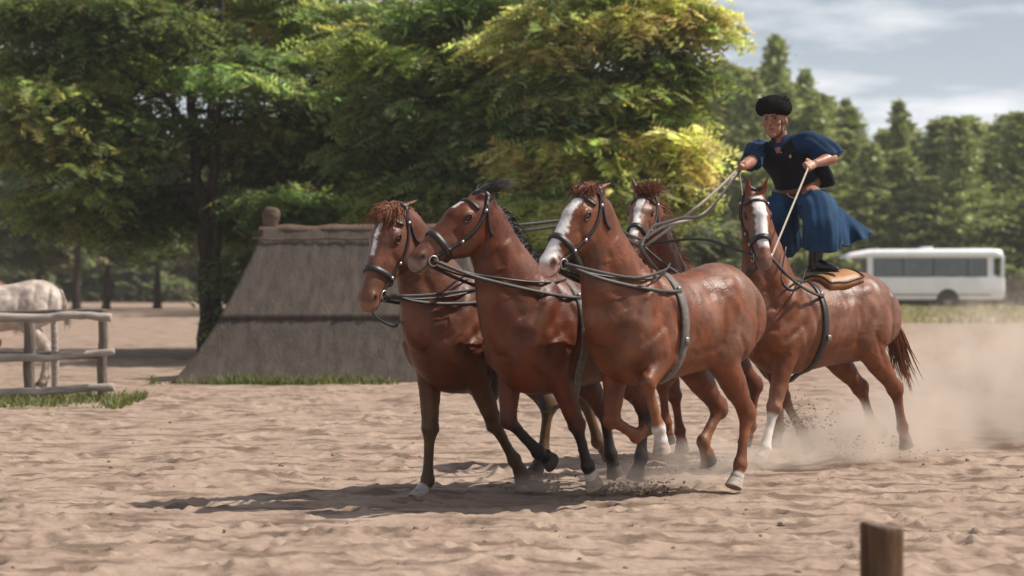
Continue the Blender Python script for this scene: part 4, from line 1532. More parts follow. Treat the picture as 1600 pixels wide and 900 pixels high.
    @staticmethod
    def relax(P, it=2, closed=False):
        for _ in range(it):
            Q = list(P)
            for i in range(len(P)):
                if not closed and i in (0, len(P) - 1): continue
                Q[i] = P[i] * .5 + (P[i - 1] + P[(i + 1) % len(P)]) * .25
            P = Q
        return P

    def on_head(s, pts, sy, off=.005):
        """Side-of-head points (x, z) dropped on to the cheek."""
        P, Nn = [], []
        for x, z in pts:
            h_, nn_, _, _ = s.bvh.ray_cast(s.H(x, sy * .25, z), -s.hy * sy)
            if h_ is None or abs((h_ - s.H(x, 0, z)).dot(s.hy)) > .2:
                h_ = s.H(x, sy * .05, z); nn_ = s.hy * sy
            P.append(h_ + nn_ * off)
            Nn.append((nn_ + s.hy * sy).normalized())
        return P, Nn

    def tack(s):
        sp = s.sp
        lw = M['leather']
        br = empty('bridle', (0, 0, 0))
        br.parent = s.root
        # noseband
        P, Nn = s.wrap(s.H(.41, 0, -.01), s.hy, s.hz, 0, 2 * math.pi * 35 / 36, 36, .006, .3)
        MB().strap(s.relax(P, 2, True), Nn, .042, .009, True).build('noseband', lw, br)
        for sy in (-1, 1):
            # cheekpiece from behind the ear down to the bit
            key = [(-.012, .045), (.06, .0), (.15, -.048), (.26, -.066), (.36, -.056), (.44, -.042), (.515, -.030)]
            pts = []
            for (x0, z0), (x1, z1) in zip(key[:-1], key[1:]):
                pts += [(x0 + (x1 - x0) * t / 3, z0 + (z1 - z0) * t / 3) for t in range(3)]
            pts.append(key[-1])
            P, Nn = s.on_head(pts, sy, .006)
            MB().strap(s.relax(P, 3), Nn, .026, .005).build('cheekpiece', lw, br)
            bit = s.H(.525, sy * .062, -.030)
            mb = MB()
            ring = [bit + s.hx * (.032 * math.cos(a)) + s.hz * (-.012 + .032 * math.sin(a)) + s.hy * sy * .008 for a in [2 * math.pi * k / 16 for k in range(17)]]
            mb.tube(ring, .005, n=6)
            mb.build('bit_ring', M['steel'], br)
            for x, z in ((.30, -.063), (.405, -.048), (.07, -.006)):
                q, qn = s.on_head([(x, z)], sy, .011)
                MB().ell(q[0], (.013, .013, .013), None, 8, 6).build('buckle', M['steel'], br)
            # throatlatch
            pts = [(.02 + .10 * math.sin(t * 1.5), .03 - .19 * t) for t in [k / 9 for k in range(10)]]
            P, Nn = s.on_head(pts, sy, .008)
            MB().strap(s.relax(P, 2), Nn, .018, .005).build('throatlatch', lw, br)
        # crownpiece and browband
        P, Nn = s.wrap(s.H(-.012, 0, 0), s.hy, s.hz, .2, math.pi - .2, 16, .006, .3)
        if len(P) > 3: MB().strap(s.relax(P, 2), Nn, .028, .006).build('crownpiece', lw, br)
        P, Nn = s.wrap(s.H(.10, 0, 0), s.hy, s.hz, .25, math.pi - .25, 16, .006, .3)
        if len(P) > 3: MB().strap(s.relax(P, 2), Nn, .022, .005).build('browband', lw, br)
        # chain / lower jaw straps under the chin
        P, Nn = s.wrap(s.H(.50, 0, -.02), s.hy, s.hz, math.pi + .1, 2 * math.pi - .1, 14, .008, .3)
        if len(P) > 3: MB().strap(s.relax(P, 2), Nn, .020, .005).build('chin_strap', M['worn'], br)
        s.bits = {sy: s.H(.525, sy * .075, -.035) for sy in (-1, 1)}
        # girth strap around the barrel
        gx = sp.get('girth', .26)
        lean = sp.get('girthlean', -.04)
        c = V(gx, 0, 1.12 + s.dz)
        P, Nn = s.wrap(c, V(0, 1, 0), V(lean, 0, 1), 0, 2 * math.pi * 47 / 48, 48, .006, .8)
        gs = MB().strap(s.relax(P, 2, True), Nn, sp.get('girthw', .075), .008, True)
        g = gs.build('girth_strap', sp.get('girthmat', M['girth']), s.root)
        for sy in (-1, 1):
            for zz in (1.34, 1.02):
                h_, nn_, _, _ = s.bvh.ray_cast(V(gx + lean * .3, sy * .8, zz + s.dz), V(0, -sy, 0))
                if h_ is not None:
                    MB().box(h_ + nn_ * .014, (.045, .014, .045), bev=.004).build('buckle', M['brasswork'], g)
        # side reins from the girth forward to the bit
        for sy in (-1, 1):
            for zz, sagz, wdt, m_ in sp.get('side', ((1.33, .05, .022, 'worn'), (1.45, .07, .012, 'leather'))):
                h_, nn_, _, _ = s.bvh.ray_cast(V(gx + lean * .3, sy * .8, zz + s.dz), V(0, -sy, 0))
                if h_ is None: continue
                a, b_ = h_ + nn_ * .012, s.bits[sy]
                P, Nn = [], []
                for k in range(22):
                    t = k / 21
                    p = a.lerp(b_, t)
                    p.z -= sagz * 4 * t * (1 - t)
                    # lie on the shoulder and neck where the straight line would cut through them
                    q, qn, _, _ = s.bvh.ray_cast(V(p.x, sy * .8, p.z), V(0, -sy, 0))
                    if q is not None and q.y * sy > p.y * sy - .012 and t < .80:
                        p.y = q.y + sy * .012
                    P.append(p); Nn.append(V(0, sy, .2))
                MB().strap(s.relax(P, 3), Nn, wdt, .008).build('side_rein', M[m_], s.root)

    def world(s, p):
        return Matrix.Translation(s.root.location) @ Matrix.Rotation(s.root.rotation_euler.z, 4, 'Z') @ Vector(p)


CH = (0.235, 0.078, 0.030)
GRP = 'team of five galloping horses'
h_a = Horse('a', (-.067, 15.95), 47, dict(
    label='leftmost chestnut horse of the team, head held low, white forehead streak', group=GRP, seed=1, coat=(.098, .026, .0080), poll=(1.03, .02, 1.90), head=(.38, .06, -.72), hs=1.13, neckthick=1.1, deep=.10, ears='back',
    RF=[(.56, -.15, .88), (.565, -.14, .447), (.589, -.14, .10), (.665, -.14, .00)], LF=[(.45, .15, .87), (.22, .14, .47), (.03, .14, .22), (-.06, .14, .10)],
    RH=[(-.25, -.17, .93), (-.62, -.13, .56), (-.56, -.13, .22), (-.48, -.13, .07)], LH=[(-.30, .17, .93), (-.72, .13, .60), (-.86, .13, .30), (-1.0, .13, .20)],
    legcol=(.085, .043, .017), legfrom=.2, sock={'RF': 2.35}, palehoof=('RF',), blaze=[(.10, .34, .014, .020)], muzzle=(.24, .12, .075), mane=(.19, .060, .022), manelen=.13, manen=300, fly=.2, forelock=.17, foren=130, forefly=.25,
    breastz=1.13, maneside=-1, girthmat=M['leather']))
h_b = Horse('b', (.47, 15.6), 47, dict(
    label='bay horse with black lower legs and black forelock, second from the left', group=GRP, seed=2, coat=(.095, .0215, .0062), poll=(.93, -.02, 1.95), head=(.53, -.14, -.41), hs=1.07, neckthick=1.1, deep=.09, ears='back',
    neckmid=(.86, 0, 1.62),
    RF=[(.55, -.15, .88), (.575, -.14, .53), (.285, -.14, .305), (.14, -.14, .23)], LF=[(.43, .15, .88), (.205, .14, .485), (.10, .14, .215), (.02, .14, .08)],
    RH=[(-.08, -.17, .90), (-.40, -.14, .55), (-.46, -.14, .25), (-.52, -.14, .10)], LH=[(-.12, .17, .92), (-.50, .14, .58), (-.46, .14, .24), (-.40, .14, .09)],
    legcol=(.014, .010, .009), legfrom=.72, sock={'LF': 2.25}, palehoof=('LF',), blaze=[(.12, .20, .030, .024)], muzzle=(.20, .15, .12), mane=(.016, .012, .011), manelen=.20, fly=.5, forelock=.21, foren=130, forefly=.9, blow=(-.95, .35, .22),
    breastz=1.16, maneside=-1, tail=.6))
h_c = Horse('c', (1.10, 15.35), 49, dict(
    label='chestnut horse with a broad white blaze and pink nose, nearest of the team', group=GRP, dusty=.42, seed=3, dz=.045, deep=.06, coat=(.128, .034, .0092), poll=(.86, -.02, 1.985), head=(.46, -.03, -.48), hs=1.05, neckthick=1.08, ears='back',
    neckmid=(.81, 0, 1.66),
    RF=[(.47, -.15, .90), (.525, -.14, .545), (.265, -.14, .43), (.15, -.14, .47)], LF=[(.35, .17, .99), (.59, .20, .80), (.455, .19, .50), (.40, .19, .31)],
    RH=[(-.30, -.17, .95), (-.665, -.14, .565), (-.48, -.14, .345), (-.56, -.14, .19)], LH=[(-.28, .16, .95), (-.60, .14, .545), (-.52, .14, .20), (-.45, .14, .05)],
    sock={'LF': 1.88, 'LH': 2.30}, palehoof=('LF', 'LH'), legs={'LH': (.19, .066, .027), 'LF': (.21, .08, .036), 'RH': (.15, .06, .026), 'RF': (.15, .05, .018)}, legfrom=.9,
    blaze=[(.06, .62, .044, .046)], blazeoff=.008, muzzle=(.58, .37, .32), mane=(.17, .050, .018), manelen=.13, fly=.12, forelock=.10, foren=110, forefly=.35, blow=(-.9, .2, .12), breastz=1.15, maneside=-1, tail=.42, tailroot=(-.12, 0, -.9), taildir=(.12, 0, -1)))
h_d = Horse('d', (1.67, 18.8), 42, dict(
    label='chestnut horse half hidden behind the blaze-faced one, right foot of the rider on it', group=GRP, seed=4, coat=(.125, .032, .0100), poll=(.86, .04, 2.085), head=(.38, .22, -.40), hs=1.0, ears='mid', dz=.03,
    RF=[(.45, -.15, .88), (.35, -.14, .50), (.29, -.14, .22), (.26, -.14, .08)], LF=[(.50, .15, .90), (.78, .14, .62), (.74, .14, .32), (.71, .14, .17)],
    RH=[(-.25, -.17, .93), (-.62, -.14, .56), (-.56, -.14, .22), (-.48, -.14, .06)], LH=[(-.28, .17, .95), (-.62, .14, .56), (-.60, .14, .22), (-.54, .14, .06)],
    blaze=[(.10, .52, .034, .030)], muzzle=(.42, .26, .22), mane=(.18, .05, .018), manelen=.22, fly=.55, forelock=.13, foren=140, forefly=.5, blow=(-.8, .35, .4), breastz=1.15, girthmat=M['leather']))
h_e = Horse('e', (2.42, 18.1), 41, dict(
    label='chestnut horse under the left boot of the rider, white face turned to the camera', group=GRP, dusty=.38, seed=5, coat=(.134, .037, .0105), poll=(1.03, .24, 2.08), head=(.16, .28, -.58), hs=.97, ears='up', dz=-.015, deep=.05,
    neckmid=(.70, .03, 1.66),
    LF=[(.57, .15, .90), (.69, .14, .475), (.79, .14, .18), (.865, .14, .05)], RF=[(.45, -.15, .90), (.28, -.14, .53), (.06, -.14, .25), (-.02, -.14, .13)],
    RH=[(-.25, -.17, .93), (-.645, -.14, .57), (-.775, -.14, .29), (-.93, -.14, .18)], LH=[(-.33, .17, .97), (-.73, .15, .565), (-.815, .15, .26), (-.865, .15, .12)],
    sock={'LF': 1.12}, palehoof=('LF',), legs={'LF': (.24, .12, .07)}, legfrom=.5, blaze=[(.05, .50, .058, .046)], muzzle=(.20, .11, .09), mane=(.20, .07, .028), manelen=.12, fly=.15, forelock=.0, breast=False, tail=.72, tailroot=(-.3, 0, -.8), taildir=(-.26, .16, -1), girthmat=M['leather'], girthlean=-.10, girth=.24, girthw=.06, blow=(-.8, .2, .3)))

# the pale horse beyond the fence and the chestnut one behind it
stand = dict(tailroot=(-.3, 0, -.8), RF=[(.45, -.15, .92), (.46, -.14, .50), (.44, -.14, .17), (.50, -.14, .04)], LF=[(.45, .15, .92), (.50, .14, .50), (.48, .14, .17), (.54, .14, .04)],
             RH=[(-.30, -.17, .95), (-.62, -.14, .56), (-.60, -.14, .20), (-.54, -.14, .05)], LH=[(-.30, .17, .95), (-.56, .14, .56), (-.54, .14, .20), (-.48, .14, .05)], bridle=False)
h_g = Horse('g', (-6.52, 29.6), 15, dict(stand, label='pale grey horse standing behind the log fence, rump towards us', seed=6, coat=(.44, .37, .32), poll=(.95, 0, 1.75), head=(.55, 0, -.5), mane=(.34, .28, .24), legcol=(.33, .27, .22), tail=.45))
h_g.root.scale = (.93, .93, .93)
h_f = Horse('f', (-7.65, 31.6), 20, dict(stand, label='chestnut horse beyond the pale grey one at the left edge', seed=7, coat=(.16, .05, .02), poll=(.95, 0, 1.75), head=(.55, 0, -.5), mane=(.3, .13, .06)))
h_f.root.scale = (.96, .96, .96)


# ------------------------------------------------------------------ pads strapped on the rear pair
def pad(h, x, y, label, ln=.40, wd=.30):
    root = empty('saddle_pad', h.world(V(x, y, 1.5)), h.root.rotation_euler.z)
    tag(root, label, 'saddle pad')
    inv = V(x, y, 1.5)
    mb = MB()
    nx, ny = 8, 8
    top, bot = [], []
    for i in range(nx + 1):
        for j in range(ny + 1):
            px, py = x + (i / nx - .5) * ln, y + (j / ny - .5) * wd
            q, nn_, _, _ = h.bvh.ray_cast(V(px, py, 2.6), V(0, 0, -1))
            z = q.z if q is not None else 1.4
            e = .018 if i in (0, nx) or j in (0, ny) else 0
            top.append(V(px, py, z * .75 + .25 * 1.50 + .045 - e) - inv)
            bot.append(V(px, py, z + .004) - inv)
    N1 = ny + 1
    fs = []
    K = len(top)
    for i in range(nx):
        for j in range(ny):
            a = i * N1 + j
            fs.append((a, a + N1, a + N1 + 1, a + 1))
            fs.append((K + a, K + a + 1, K + a + N1 + 1, K + a + N1))
    edge = [j for j in range(N1)] + [i * N1 + ny for i in range(1, nx + 1)] + [nx * N1 + j for j in range(ny - 1, -1, -1)] + [i * N1 for i in range(nx - 1, 0, -1)]
    for a, b_ in zip(edge, edge[1:] + edge[:1]):
        fs.append((a, b_, K + b_, K + a))
    mb.add(top + bot, fs)
    mb.build('panel', M['brass'], root)
    mb = MB()
    rim = [top[e] * 1.0 + V(0, 0, .004) for e in edge]
    mb.tube(rim + [rim[0]], .008, n=6)
    mb.build('piping', M['leather'], root)
    return root


pad(h_e, -.13, .02, 'tan leather pad on the back of the right horse, under the left boot', .40, .28)
pad(h_d, -.55, .10, 'tan leather pad on the croup of the half hidden horse, under the right boot')


# ------------------------------------------------------------------ rider
SKIN = (.31, .140, .085)
M['skin'] = attr_mat('skin', 'coat', 0.5, 0.10, 25, 0.4, 0.1, 90)
M['vest'] = mat('dark_vest_cloth', (0.010, 0.011, 0.016), 0.85, 0.35, 14, 0.3, 120, spec=0.2)
M['shirt'] = mat('blue_shirt_cloth', (0.010, 0.033, 0.080), 0.85, 0.25, 10, 0.3, 120, spec=0.2)
M['skirt'] = mat('blue_trouser_cloth', (0.015, 0.050, 0.108), 0.85, 0.3, 8, 0.3, 120, spec=0.2)
M['belt'] = mat('brown_belt_leather', (0.13, 0.042, 0.022), 0.5, 0.3, 25, 0.1, 150)
M['boot'] = mat('black_boot_leather', (0.014, 0.013, 0.012), 0.28, 0.3, 12, 0.05, 60, spec=0.6)
M['felt'] = mat('black_fur_hat', (0.010, 0.0095, 0.009), 0.95, 0.4, 40, 0.6, 160, spec=0.1)


def rider():
    ORG = V(2.3, 18.5, 1.55)
    root = empty('person', ORG)
    tag(root, 'man in round black hat, dark vest and wide blue trousers standing astride two horses', 'person')
    P = lambda px, py, y: at(px, py, y) - ORG
    pel = P(1247, 292, 18.62)
    neck = P(1221, 219, 18.48)
    headc = P(1210, 188, 18.38)
    ax = V(.90, -.42, .06).normalized()                   # shoulder line, his right to his left
    hipax = V(.80, -.58, 0).normalized()
    shR, shL = neck - ax * .185 + V(0, .01, -.055), neck + ax * .185 + V(0, .0, -.035)
    elR, haR = P(1173, 252, 18.30), P(1157, 263, 18.02)
    elL, haL = P(1301, 246, 18.30), P(1264, 259, 18.08)
    hpR, hpL = pel - hipax * .10 + V(0, 0, -.04), pel + hipax * .10 + V(0, 0, -.04)
    knL, anL = P(1282, 338, 18.12), P(1274, 400, 18.20)
    knR, anR = P(1212, 342, 18.55), P(1222, 392, 18.92)
    face = V(-.42, -.88, -.10).normalized()
    fl = V(0, 0, 1).cross(face).normalized()              # his left
    fl = (fl + V(0, 0, .06)).normalized()
    fu = face.cross(fl)
    F = lambda x, y, z: headc + (fl * x + face * y + fu * z) * 1.15
    FM = Matrix((fl, face, fu)).transposed()
    mb = MB()
    # torso and neck
    mb.loft([(hpR.lerp(hpL, .5) + V(0, 0, -.06), .16, .12), (pel, .165, .125), (pel.lerp(neck, .35), .145, .11), (pel.lerp(neck, .7), .175, .125), (pel.lerp(neck, .92), .14, .09), (neck, .065, .06)], ref=ax, n=18, sub=4, cap=.5)
    mb.loft([(neck - fu * .03, .066, .062), (neck.lerp(headc, .45) - face * .015, .058, .060), (headc - fu * .04 - face * .02, .062, .07)], ref=fl, n=14, sub=3, cap=.3)
    # head
    mb.ell(F(0, -.012, .022), tuple(1.15 * q for q in (.078, .098, .105)), FM, 22, 16)
    mb.ell(F(0, .028, -.048), tuple(1.15 * q for q in (.060, .062, .072)), FM, 18, 12)
    mb.ell(F(0, .072, -.098), tuple(1.15 * q for q in (.028, .024, .022)), FM, 12, 8)     # chin
    mb.loft([(F(0, .088, .028), .009, .010), (F(0, .102, .0), .012, .013), (F(0, .112, -.018), .017, .014), (F(0, .096, -.028), .015, .008)], ref=fl, n=10, sub=3, cap=.7)
    mb.ell(F(0, .083, .040), tuple(1.15 * q for q in (.050, .020, .012)), FM, 12, 8)      # brow
    for sx in (-1, 1):
        mb.ell(F(sx * .044, .066, -.018), tuple(1.15 * q for q in (.026, .022, .022)), FM, 12, 8)     # cheekbone
        mb.ell(F(sx * .078, -.012, -.005), tuple(1.15 * q for q in (.012, .022, .034)), FM, 10, 8)    # ear
    mb.ell(F(0, .088, -.058), tuple(1.15 * q for q in (.026, .012, .008)), FM, 10, 6)     # lips
    mb.ell(F(0, .086, -.071), tuple(1.15 * q for q in (.023, .012, .008)), FM, 10, 6)
    # arms
    for sh, el, ha in ((shR, elR, haR), (shL, elL, haL)):
        wr = ha + (el - ha).normalized() * .075
        mb.loft([(sh, .066, .066), (sh.lerp(el, .5), .056, .058), (el, .046, .048), (el.lerp(wr, .3), .050, .052), (el.lerp(wr, .75), .037, .038), (wr, .033, .028)], ref=(.1, .2, 1), n=14, sub=4, cap=.6)
    # legs
    for hp, kn, an in ((hpR, knR, anR), (hpL, knL, anL)):
        mb.loft([(hp, .088, .09), (hp.lerp(kn, .5), .078, .08), (kn, .056, .06), (kn.lerp(an, .3), .055, .058), (an, .038, .040)], ref=hipax, n=14, sub=4, cap=.5)
    # hands: palm, four curled fingers of unequal length and a thumb closed on the rein
    def hand(ha, el, rein, sgn):
        fw = (ha - el).normalized()
        rn = rein.normalized()
        side = (rn - fw * rn.dot(fw)).normalized()        # along the held rein, little finger towards the rein's run
        nrm = fw.cross(side).normalized() * sgn
        HMx = Matrix((fw, side, nrm)).transposed()
        w_ = ha - fw * .075
        mb.loft([(w_, .030, .022), (ha - fw * .035, .040, .020), (ha + fw * .0, .043, .018)], ref=side, n=12, sub=3, cap=.7)
        for i, (off, ln) in enumerate(((-.033, .86), (-.011, 1.0), (.011, .95), (.032, .76))):
            k = ha + side * off + fw * .004 + nrm * .006
            a = k + (fw * .036 + nrm * .010) * ln
            b_ = a + (fw * .006 - nrm * .030) * ln
            c = b_ + (-fw * .024 - nrm * .004) * ln
            mb.loft([(k - fw * .02, .0105, .0105), (k, .0105, .0105), (a, .0098, .0098), (b_, .009, .009), (c, .0078, .0078)], ref=side, n=8, sub=2, cap=.9)
        t0 = ha - fw * .05 - side * .030
        t1 = ha - fw * .018 - side * .052 - nrm * .012
        t2 = ha + fw * .014 - side * .040 - nrm * .026
        mb.loft([(t0, .014, .014), (t1, .0125, .0125), (t2, .0095, .0095)], ref=nrm, n=8, sub=3, cap=.9)
    hand(haR, elR, P(1080, 330, 17.2) - haR, 1)
    hand(haL, elL, P(1205, 372, 17.3) - haL, -1)
    me = remesh(mb, .0065)
    co = get_co(me)
    arm = np.min([np.linalg.norm(co - np.array(h_), axis=1) for h_ in (haR, haL)], axis=0) < .13
    hd = np.linalg.norm(co - np.array(headc), axis=1) < .17
    co = lap_smooth(me, np.where(arm, .25, np.where(hd, .35, 1.0)), 10)
    q = (co - np.array(headc)) @ np.array([fl, face, fu]).T
    col = np.repeat(np.array(SKIN)[None, :], len(co), 0)
    nn = VN(77)
    col *= (0.92 + .16 * nn(co[:, 0] * 40 + 50, co[:, 2] * 40 + 50))[:, None]
    def blend(mask, c):
        nonlocal col
        mask = np.clip(mask, 0, 1)[:, None]
        col = col * (1 - mask) + np.array(c) * mask
    front = (q[:, 1] > .04)
    blend(front * np.exp(-((np.abs(q[:, 2] + .064) / .010) ** 2 + (q[:, 0] / .026) ** 4)) * .8, (.26, .075, .06))
    blend(front * (np.abs(q[:, 2] + .0645) < .0028) * (np.abs(q[:, 0]) < .026) * 1.0, (.03, .012, .01))
    for sx in (-1, 1):
        blend(front * np.exp(-(((q[:, 2] - .036 + .1 * (np.abs(q[:, 0]) - .03)) / .006) ** 2 + ((q[:, 0] - sx * .034) / .020) ** 4)) * .9, (.025, .015, .010))   # brows
        blend(front * np.exp(-(((q[:, 2] - .016) / .008) ** 2 + ((q[:, 0] - sx * .033) / .015) ** 4)) * .8, (.05, .03, .022))     # eye sockets and lashes
    blend((np.linalg.norm(q, axis=1) < .16) * (q[:, 1] < .02) * (q[:, 2] > -.045) * (np.abs(q[:, 0]) < .074) * (q[:, 1] < .01) * 1.0, (.020, .013, .010))       # cropped hair
    blend(((q[:, 1] < -.045) & (q[:, 2] > -.09) & (np.linalg.norm(q, axis=1) < .16)) * 1.0, (.020, .013, .010))
    color_attr(me, 'coat', np.clip(col, .003, .9))
    body = link_mesh('body', me, M['skin'], root)
    me.calc_loop_triangles()
    tri = np.empty(len(me.loop_triangles) * 3, dtype=np.int32)
    me.loop_triangles.foreach_get('vertices', tri)
    bvh = BVHTree.FromPolygons([tuple(p) for p in co], tri.reshape(-1, 3).tolist(), all_triangles=True)
    for sx in (-1, 1):
        h_, n_, _, _ = bvh.ray_cast(F(sx * .033, .25, .016), -face)
        m2 = MB(); m2.ell((h_ if h_ is not None else F(sx * .033, .08, .016)) - face * .006, (.011, .011, .009), None, 10, 7)
        m2.build('eye', M['eye'], root)
    # hat: rolled fur brim and low crown, tipped back a little
    hup = (fu * .96 - face * .10 + fl * .05).normalized()
    hl_ = (fl - hup * fl.dot(hup)).normalized()
    hf = hup.cross(hl_) * -1
    m2 = MB()
    hc = F(0, -.008, .068)
    r1 = []
    for rad, z in ((.060, -.020), (.090, -.040), (.122, -.046), (.148, -.026), (.164, .006), (.163, .036), (.150, .070), (.126, .098), (.100, .116), (.075, .127), (.045, .134), (.012, .137)):
        r1.append([hc + hl_ * (rad * .89 * math.cos(2 * math.pi * j / 40) * (1 + .02 * math.sin(j * 2.3 + z * 60))) + hf * (rad * .92 * math.sin(2 * math.pi * j / 40) * (1 + .02 * math.sin(j * 1.7 + z * 80))) + hup * (z * .90 + .004 * math.sin(j * 3.1 + rad * 90)) for j in range(40)])
    m2.rings(r1)
    hat = m2.build('hat', M['felt'], root)
    m2 = MB()
    rg_ = random.Random(5)
    for k in range(420):
        a, t = rg_.uniform(0, 6.283), rg_.uniform(-.035, .115)
        rad = .150 * math.sqrt(max(.2, 1 - ((t - .028) / .115) ** 2)) * .94
        d = (hl_ * math.cos(a) + hf * math.sin(a))
        strand(m2, hc + d * rad * .96 + hup * t, (d + hup * (t - .02) * 8).normalized(), (d * .6 + V(0, 0, -.5)).normalized(), .013, .0035, 3, rg_, .002)
    o = m2.build('fur', M['felt'], hat)
    m2 = MB()                                             # chin strap
    pts = []
    for k in range(17):
        a = math.pi * k / 16
        d = fl * math.cos(a) - fu * math.sin(a) * 1.25
        src = F(0, .030, -.01) + d * .3
        h_, n_, _, _ = bvh.ray_cast(src, -d.normalized())
        if h_ is not None and (h_ - headc).length < .16: pts.append(h_ + d.normalized() * .004)
    if len(pts) > 4: m2.tube(pts, .0045, n=6); m2.build('chin_strap', M['leather'], hat)

    # ---- clothes
    def folds(seed, amp, n1_=5, n2_=9):
        r_ = random.Random(seed)
        a1, a2, a3 = (r_.uniform(0, 6.28) for _ in range(3))
        return lambda a, t: 1 + amp * (math.sin(n1_ * a + a1 + 3 * t) * (.4 + .6 * t) + .5 * math.sin(n2_ * a + a2 - 4 * t) * t + .35 * math.sin(2 * a + a3 + 7 * t))
    tax = (neck - pel).normalized()
    m2 = MB()
    m2.loft([(pel.lerp(neck, .05), .176, .138), (pel.lerp(neck, .14), .182, .146), (pel.lerp(neck, .35), .185, .142), (pel.lerp(neck, .62), .220, .155), (pel.lerp(neck, .82), .225, .142), (pel.lerp(neck, .93), .190, .115), (pel.lerp(neck, 1.03), .095, .090)],
            ref=ax, n=48, sub=4, cap=0, fold=folds(3, .018))
    vest = m2.build('vest', M['vest'], root)
    # open shirt collar and the skin of the throat
    m2 = MB()
    for sx in (-1, 1):
        P0 = neck + ax * sx * .012 + face * .088 + V(0, 0, -.065)
        P1 = neck + ax * sx * .062 + face * .055 + V(0, 0, .018)
        P2 = neck + ax * sx * .078 - face * .03 + V(0, 0, .034)
        m2.strap([P0, P0.lerp(P1, .5) + face * .012, P1, P1.lerp(P2, .5) + ax * sx * .01, P2], [face, face, (face + ax * sx), ax * sx, ax * sx], .045, .004)
    m2.build('collar', M['shirt'], root)
    m2 = MB()
    m2.loft([(neck + face * .093 + V(0, 0, -.10), .010, .004), (neck + face * .087 + V(0, 0, -.055), .030, .006), (neck + face * .066 + V(0, 0, -.01), .050, .010)], ref=ax, n=10, sub=3, cap=.4)
    o = m2.build('throat', M['skin'], root)
    const_color(o.data, SKIN)
    m2 = MB()
    for k in range(3):
        m2.ell(pel.lerp(neck, .50 + .13 * k) + face * .150 + ax * .012, (.008, .008, .008), None, 8, 6)
    m2.ell(pel.lerp(neck, .66) + face * .145 + ax * .075, (.013, .010, .017), None, 8, 6)
    tag(m2.build('badge', M['steel'], vest))
    # sleeves: wide, gathered at the shoulder, blown back
    m2 = MB()
    e1 = shL.lerp(elL, .95)
    m2.loft([(shL - ax * .05 + V(0, 0, -.03), .085, .10), (shL + ax * .03 + V(.005, 0, .0), .090, .100), (shL.lerp(e1, .45) + V(.016, .01, .014), .100, .102), (shL.lerp(e1, .8) + V(.012, .015, .002), .108, .108), (e1 + V(.0, .02, -.018), .108, .108)],
            ref=(.2, .5, .9), n=56, sub=5, cap=0, fold=folds(8, .075, 5, 11))
    m2.build('sleeve', M['shirt'], root)
    m2 = MB()
    e1 = shR.lerp(elR, .92)
    m2.loft([(shR + ax * .05 + V(0, 0, -.03), .08, .095), (shR - ax * .02 + V(0, 0, -.005), .082, .095), (shR.lerp(e1, .5) + V(-.005, .02, .005), .078, .085), (e1 + V(.0, .02, -.015), .080, .086)],
            ref=(.2, .5, .9), n=56, sub=5, cap=0, fold=folds(9, .07, 5, 11))
    m2.build('sleeve', M['shirt'], root)
    # loose back of the vest that swings out under the left arm
    m2 = MB()
    m2.loft([(pel.lerp(neck, .72) + ax * .14 - face * .06, .09, .05), (pel.lerp(neck, .40) + ax * .19 - face * .05, .095, .045), (pel.lerp(neck, .10) + ax * .215 - face * .05, .085, .04), (pel.lerp(neck, -.02) + ax * .215 - face * .05, .078, .035)],
            ref=ax, n=32, sub=4, cap=.3, fold=folds(4, .05))
    m2.build('vest_flap', M['vest'], vest)
    # belt with a hanging loop
    m2 = MB()
    m2.loft([(pel.lerp(neck, -.06), .186, .147), (pel.lerp(neck, -.04), .198, .158), (pel.lerp(neck, .09), .198, .158), (pel.lerp(neck, .11), .186, .147)], ref=ax, n=40, sub=1, cap=0)
    belt = m2.build('belt', M['belt'], root)
    m2 = MB()
    c = pel.lerp(neck, -.06) + face * .150 + ax * .03
    m2.tube([c + ax * (.075 * math.cos(a)) + V(0, 0, -.012 - .045 * math.sin(a)) + face * (.010) for a in [math.pi * k / 12 for k in range(13)]], .007, n=6)
    m2.build('belt_loop', M['rope'], belt)
    # trousers: wide pleated legs, the left one billowing behind him
    sweep = V(.92, .28, .12)
    def leg(hp, kn, an, blow, seed, wide, sx):
        top = hp + hipax * sx * .01 + V(0, 0, .005)
        low = an.lerp(kn, .24)
        st_ = [(top, .120, .112), (hp + hipax * sx * .015 + V(0, 0, -.075) + sweep * blow * .03, .128, .122), (hp.lerp(kn, .36) + V(0, 0, -.05) + sweep * blow * .12, .128 + wide * .08, .132), (hp.lerp(kn, .7) + sweep * blow * .32, .128 + wide * .30, .135 + wide * .08),
               (kn.lerp(low, .45) + sweep * blow * .62, .130 + wide * .62, .135 + wide * .16), (low + sweep * blow * .88 + V(0, 0, -.01), .125 + wide * .95, .130 + wide * .2)]
        m3 = MB()
        f1 = folds(seed, .050 + .10 * wide, 6, 13)
        m3.loft(st_, ref=sweep, n=90, sub=7, cap=0, fold=f1)
        return m3.build('trouser_leg', M['skirt'], root)
    leg(hpL, knL, anL, .05, 12, .03, 1)
    leg(hpR, knR, anR, .05, 13, .03, -1)
    # the free hem of the wide left leg flying out behind
    m2 = MB()
    g0 = hpL.lerp(knL, .25)
    nU, nV = 34, 22
    rings = []
    for i in range(nU + 1):
        u = i / nU
        r = []
        for j in range(nV + 1):
            v = j / nV
            up_ = P(1286 + 22 * u + 54 * u * u, 306 + 10 * u + 46 * u * u, 18.46 + .35 * u)
            lo_ = P(1288 + 50 * u + 26 * u * u, 382 + 26 * u - 42 * u * u, 18.40 + .35 * u)
            p = up_.lerp(lo_, v)
            w_ = .045 * math.sin(u * 15 + v * 2.0) * (0.3 + .7 * v) + .020 * math.sin(u * 27 - v * 3 + 1) * v
            p += V(.12, -.9, .1) * w_ + V(0, 0, .012 * math.sin(u * 19) * v)
            r.append(p)
        rings.append(r)
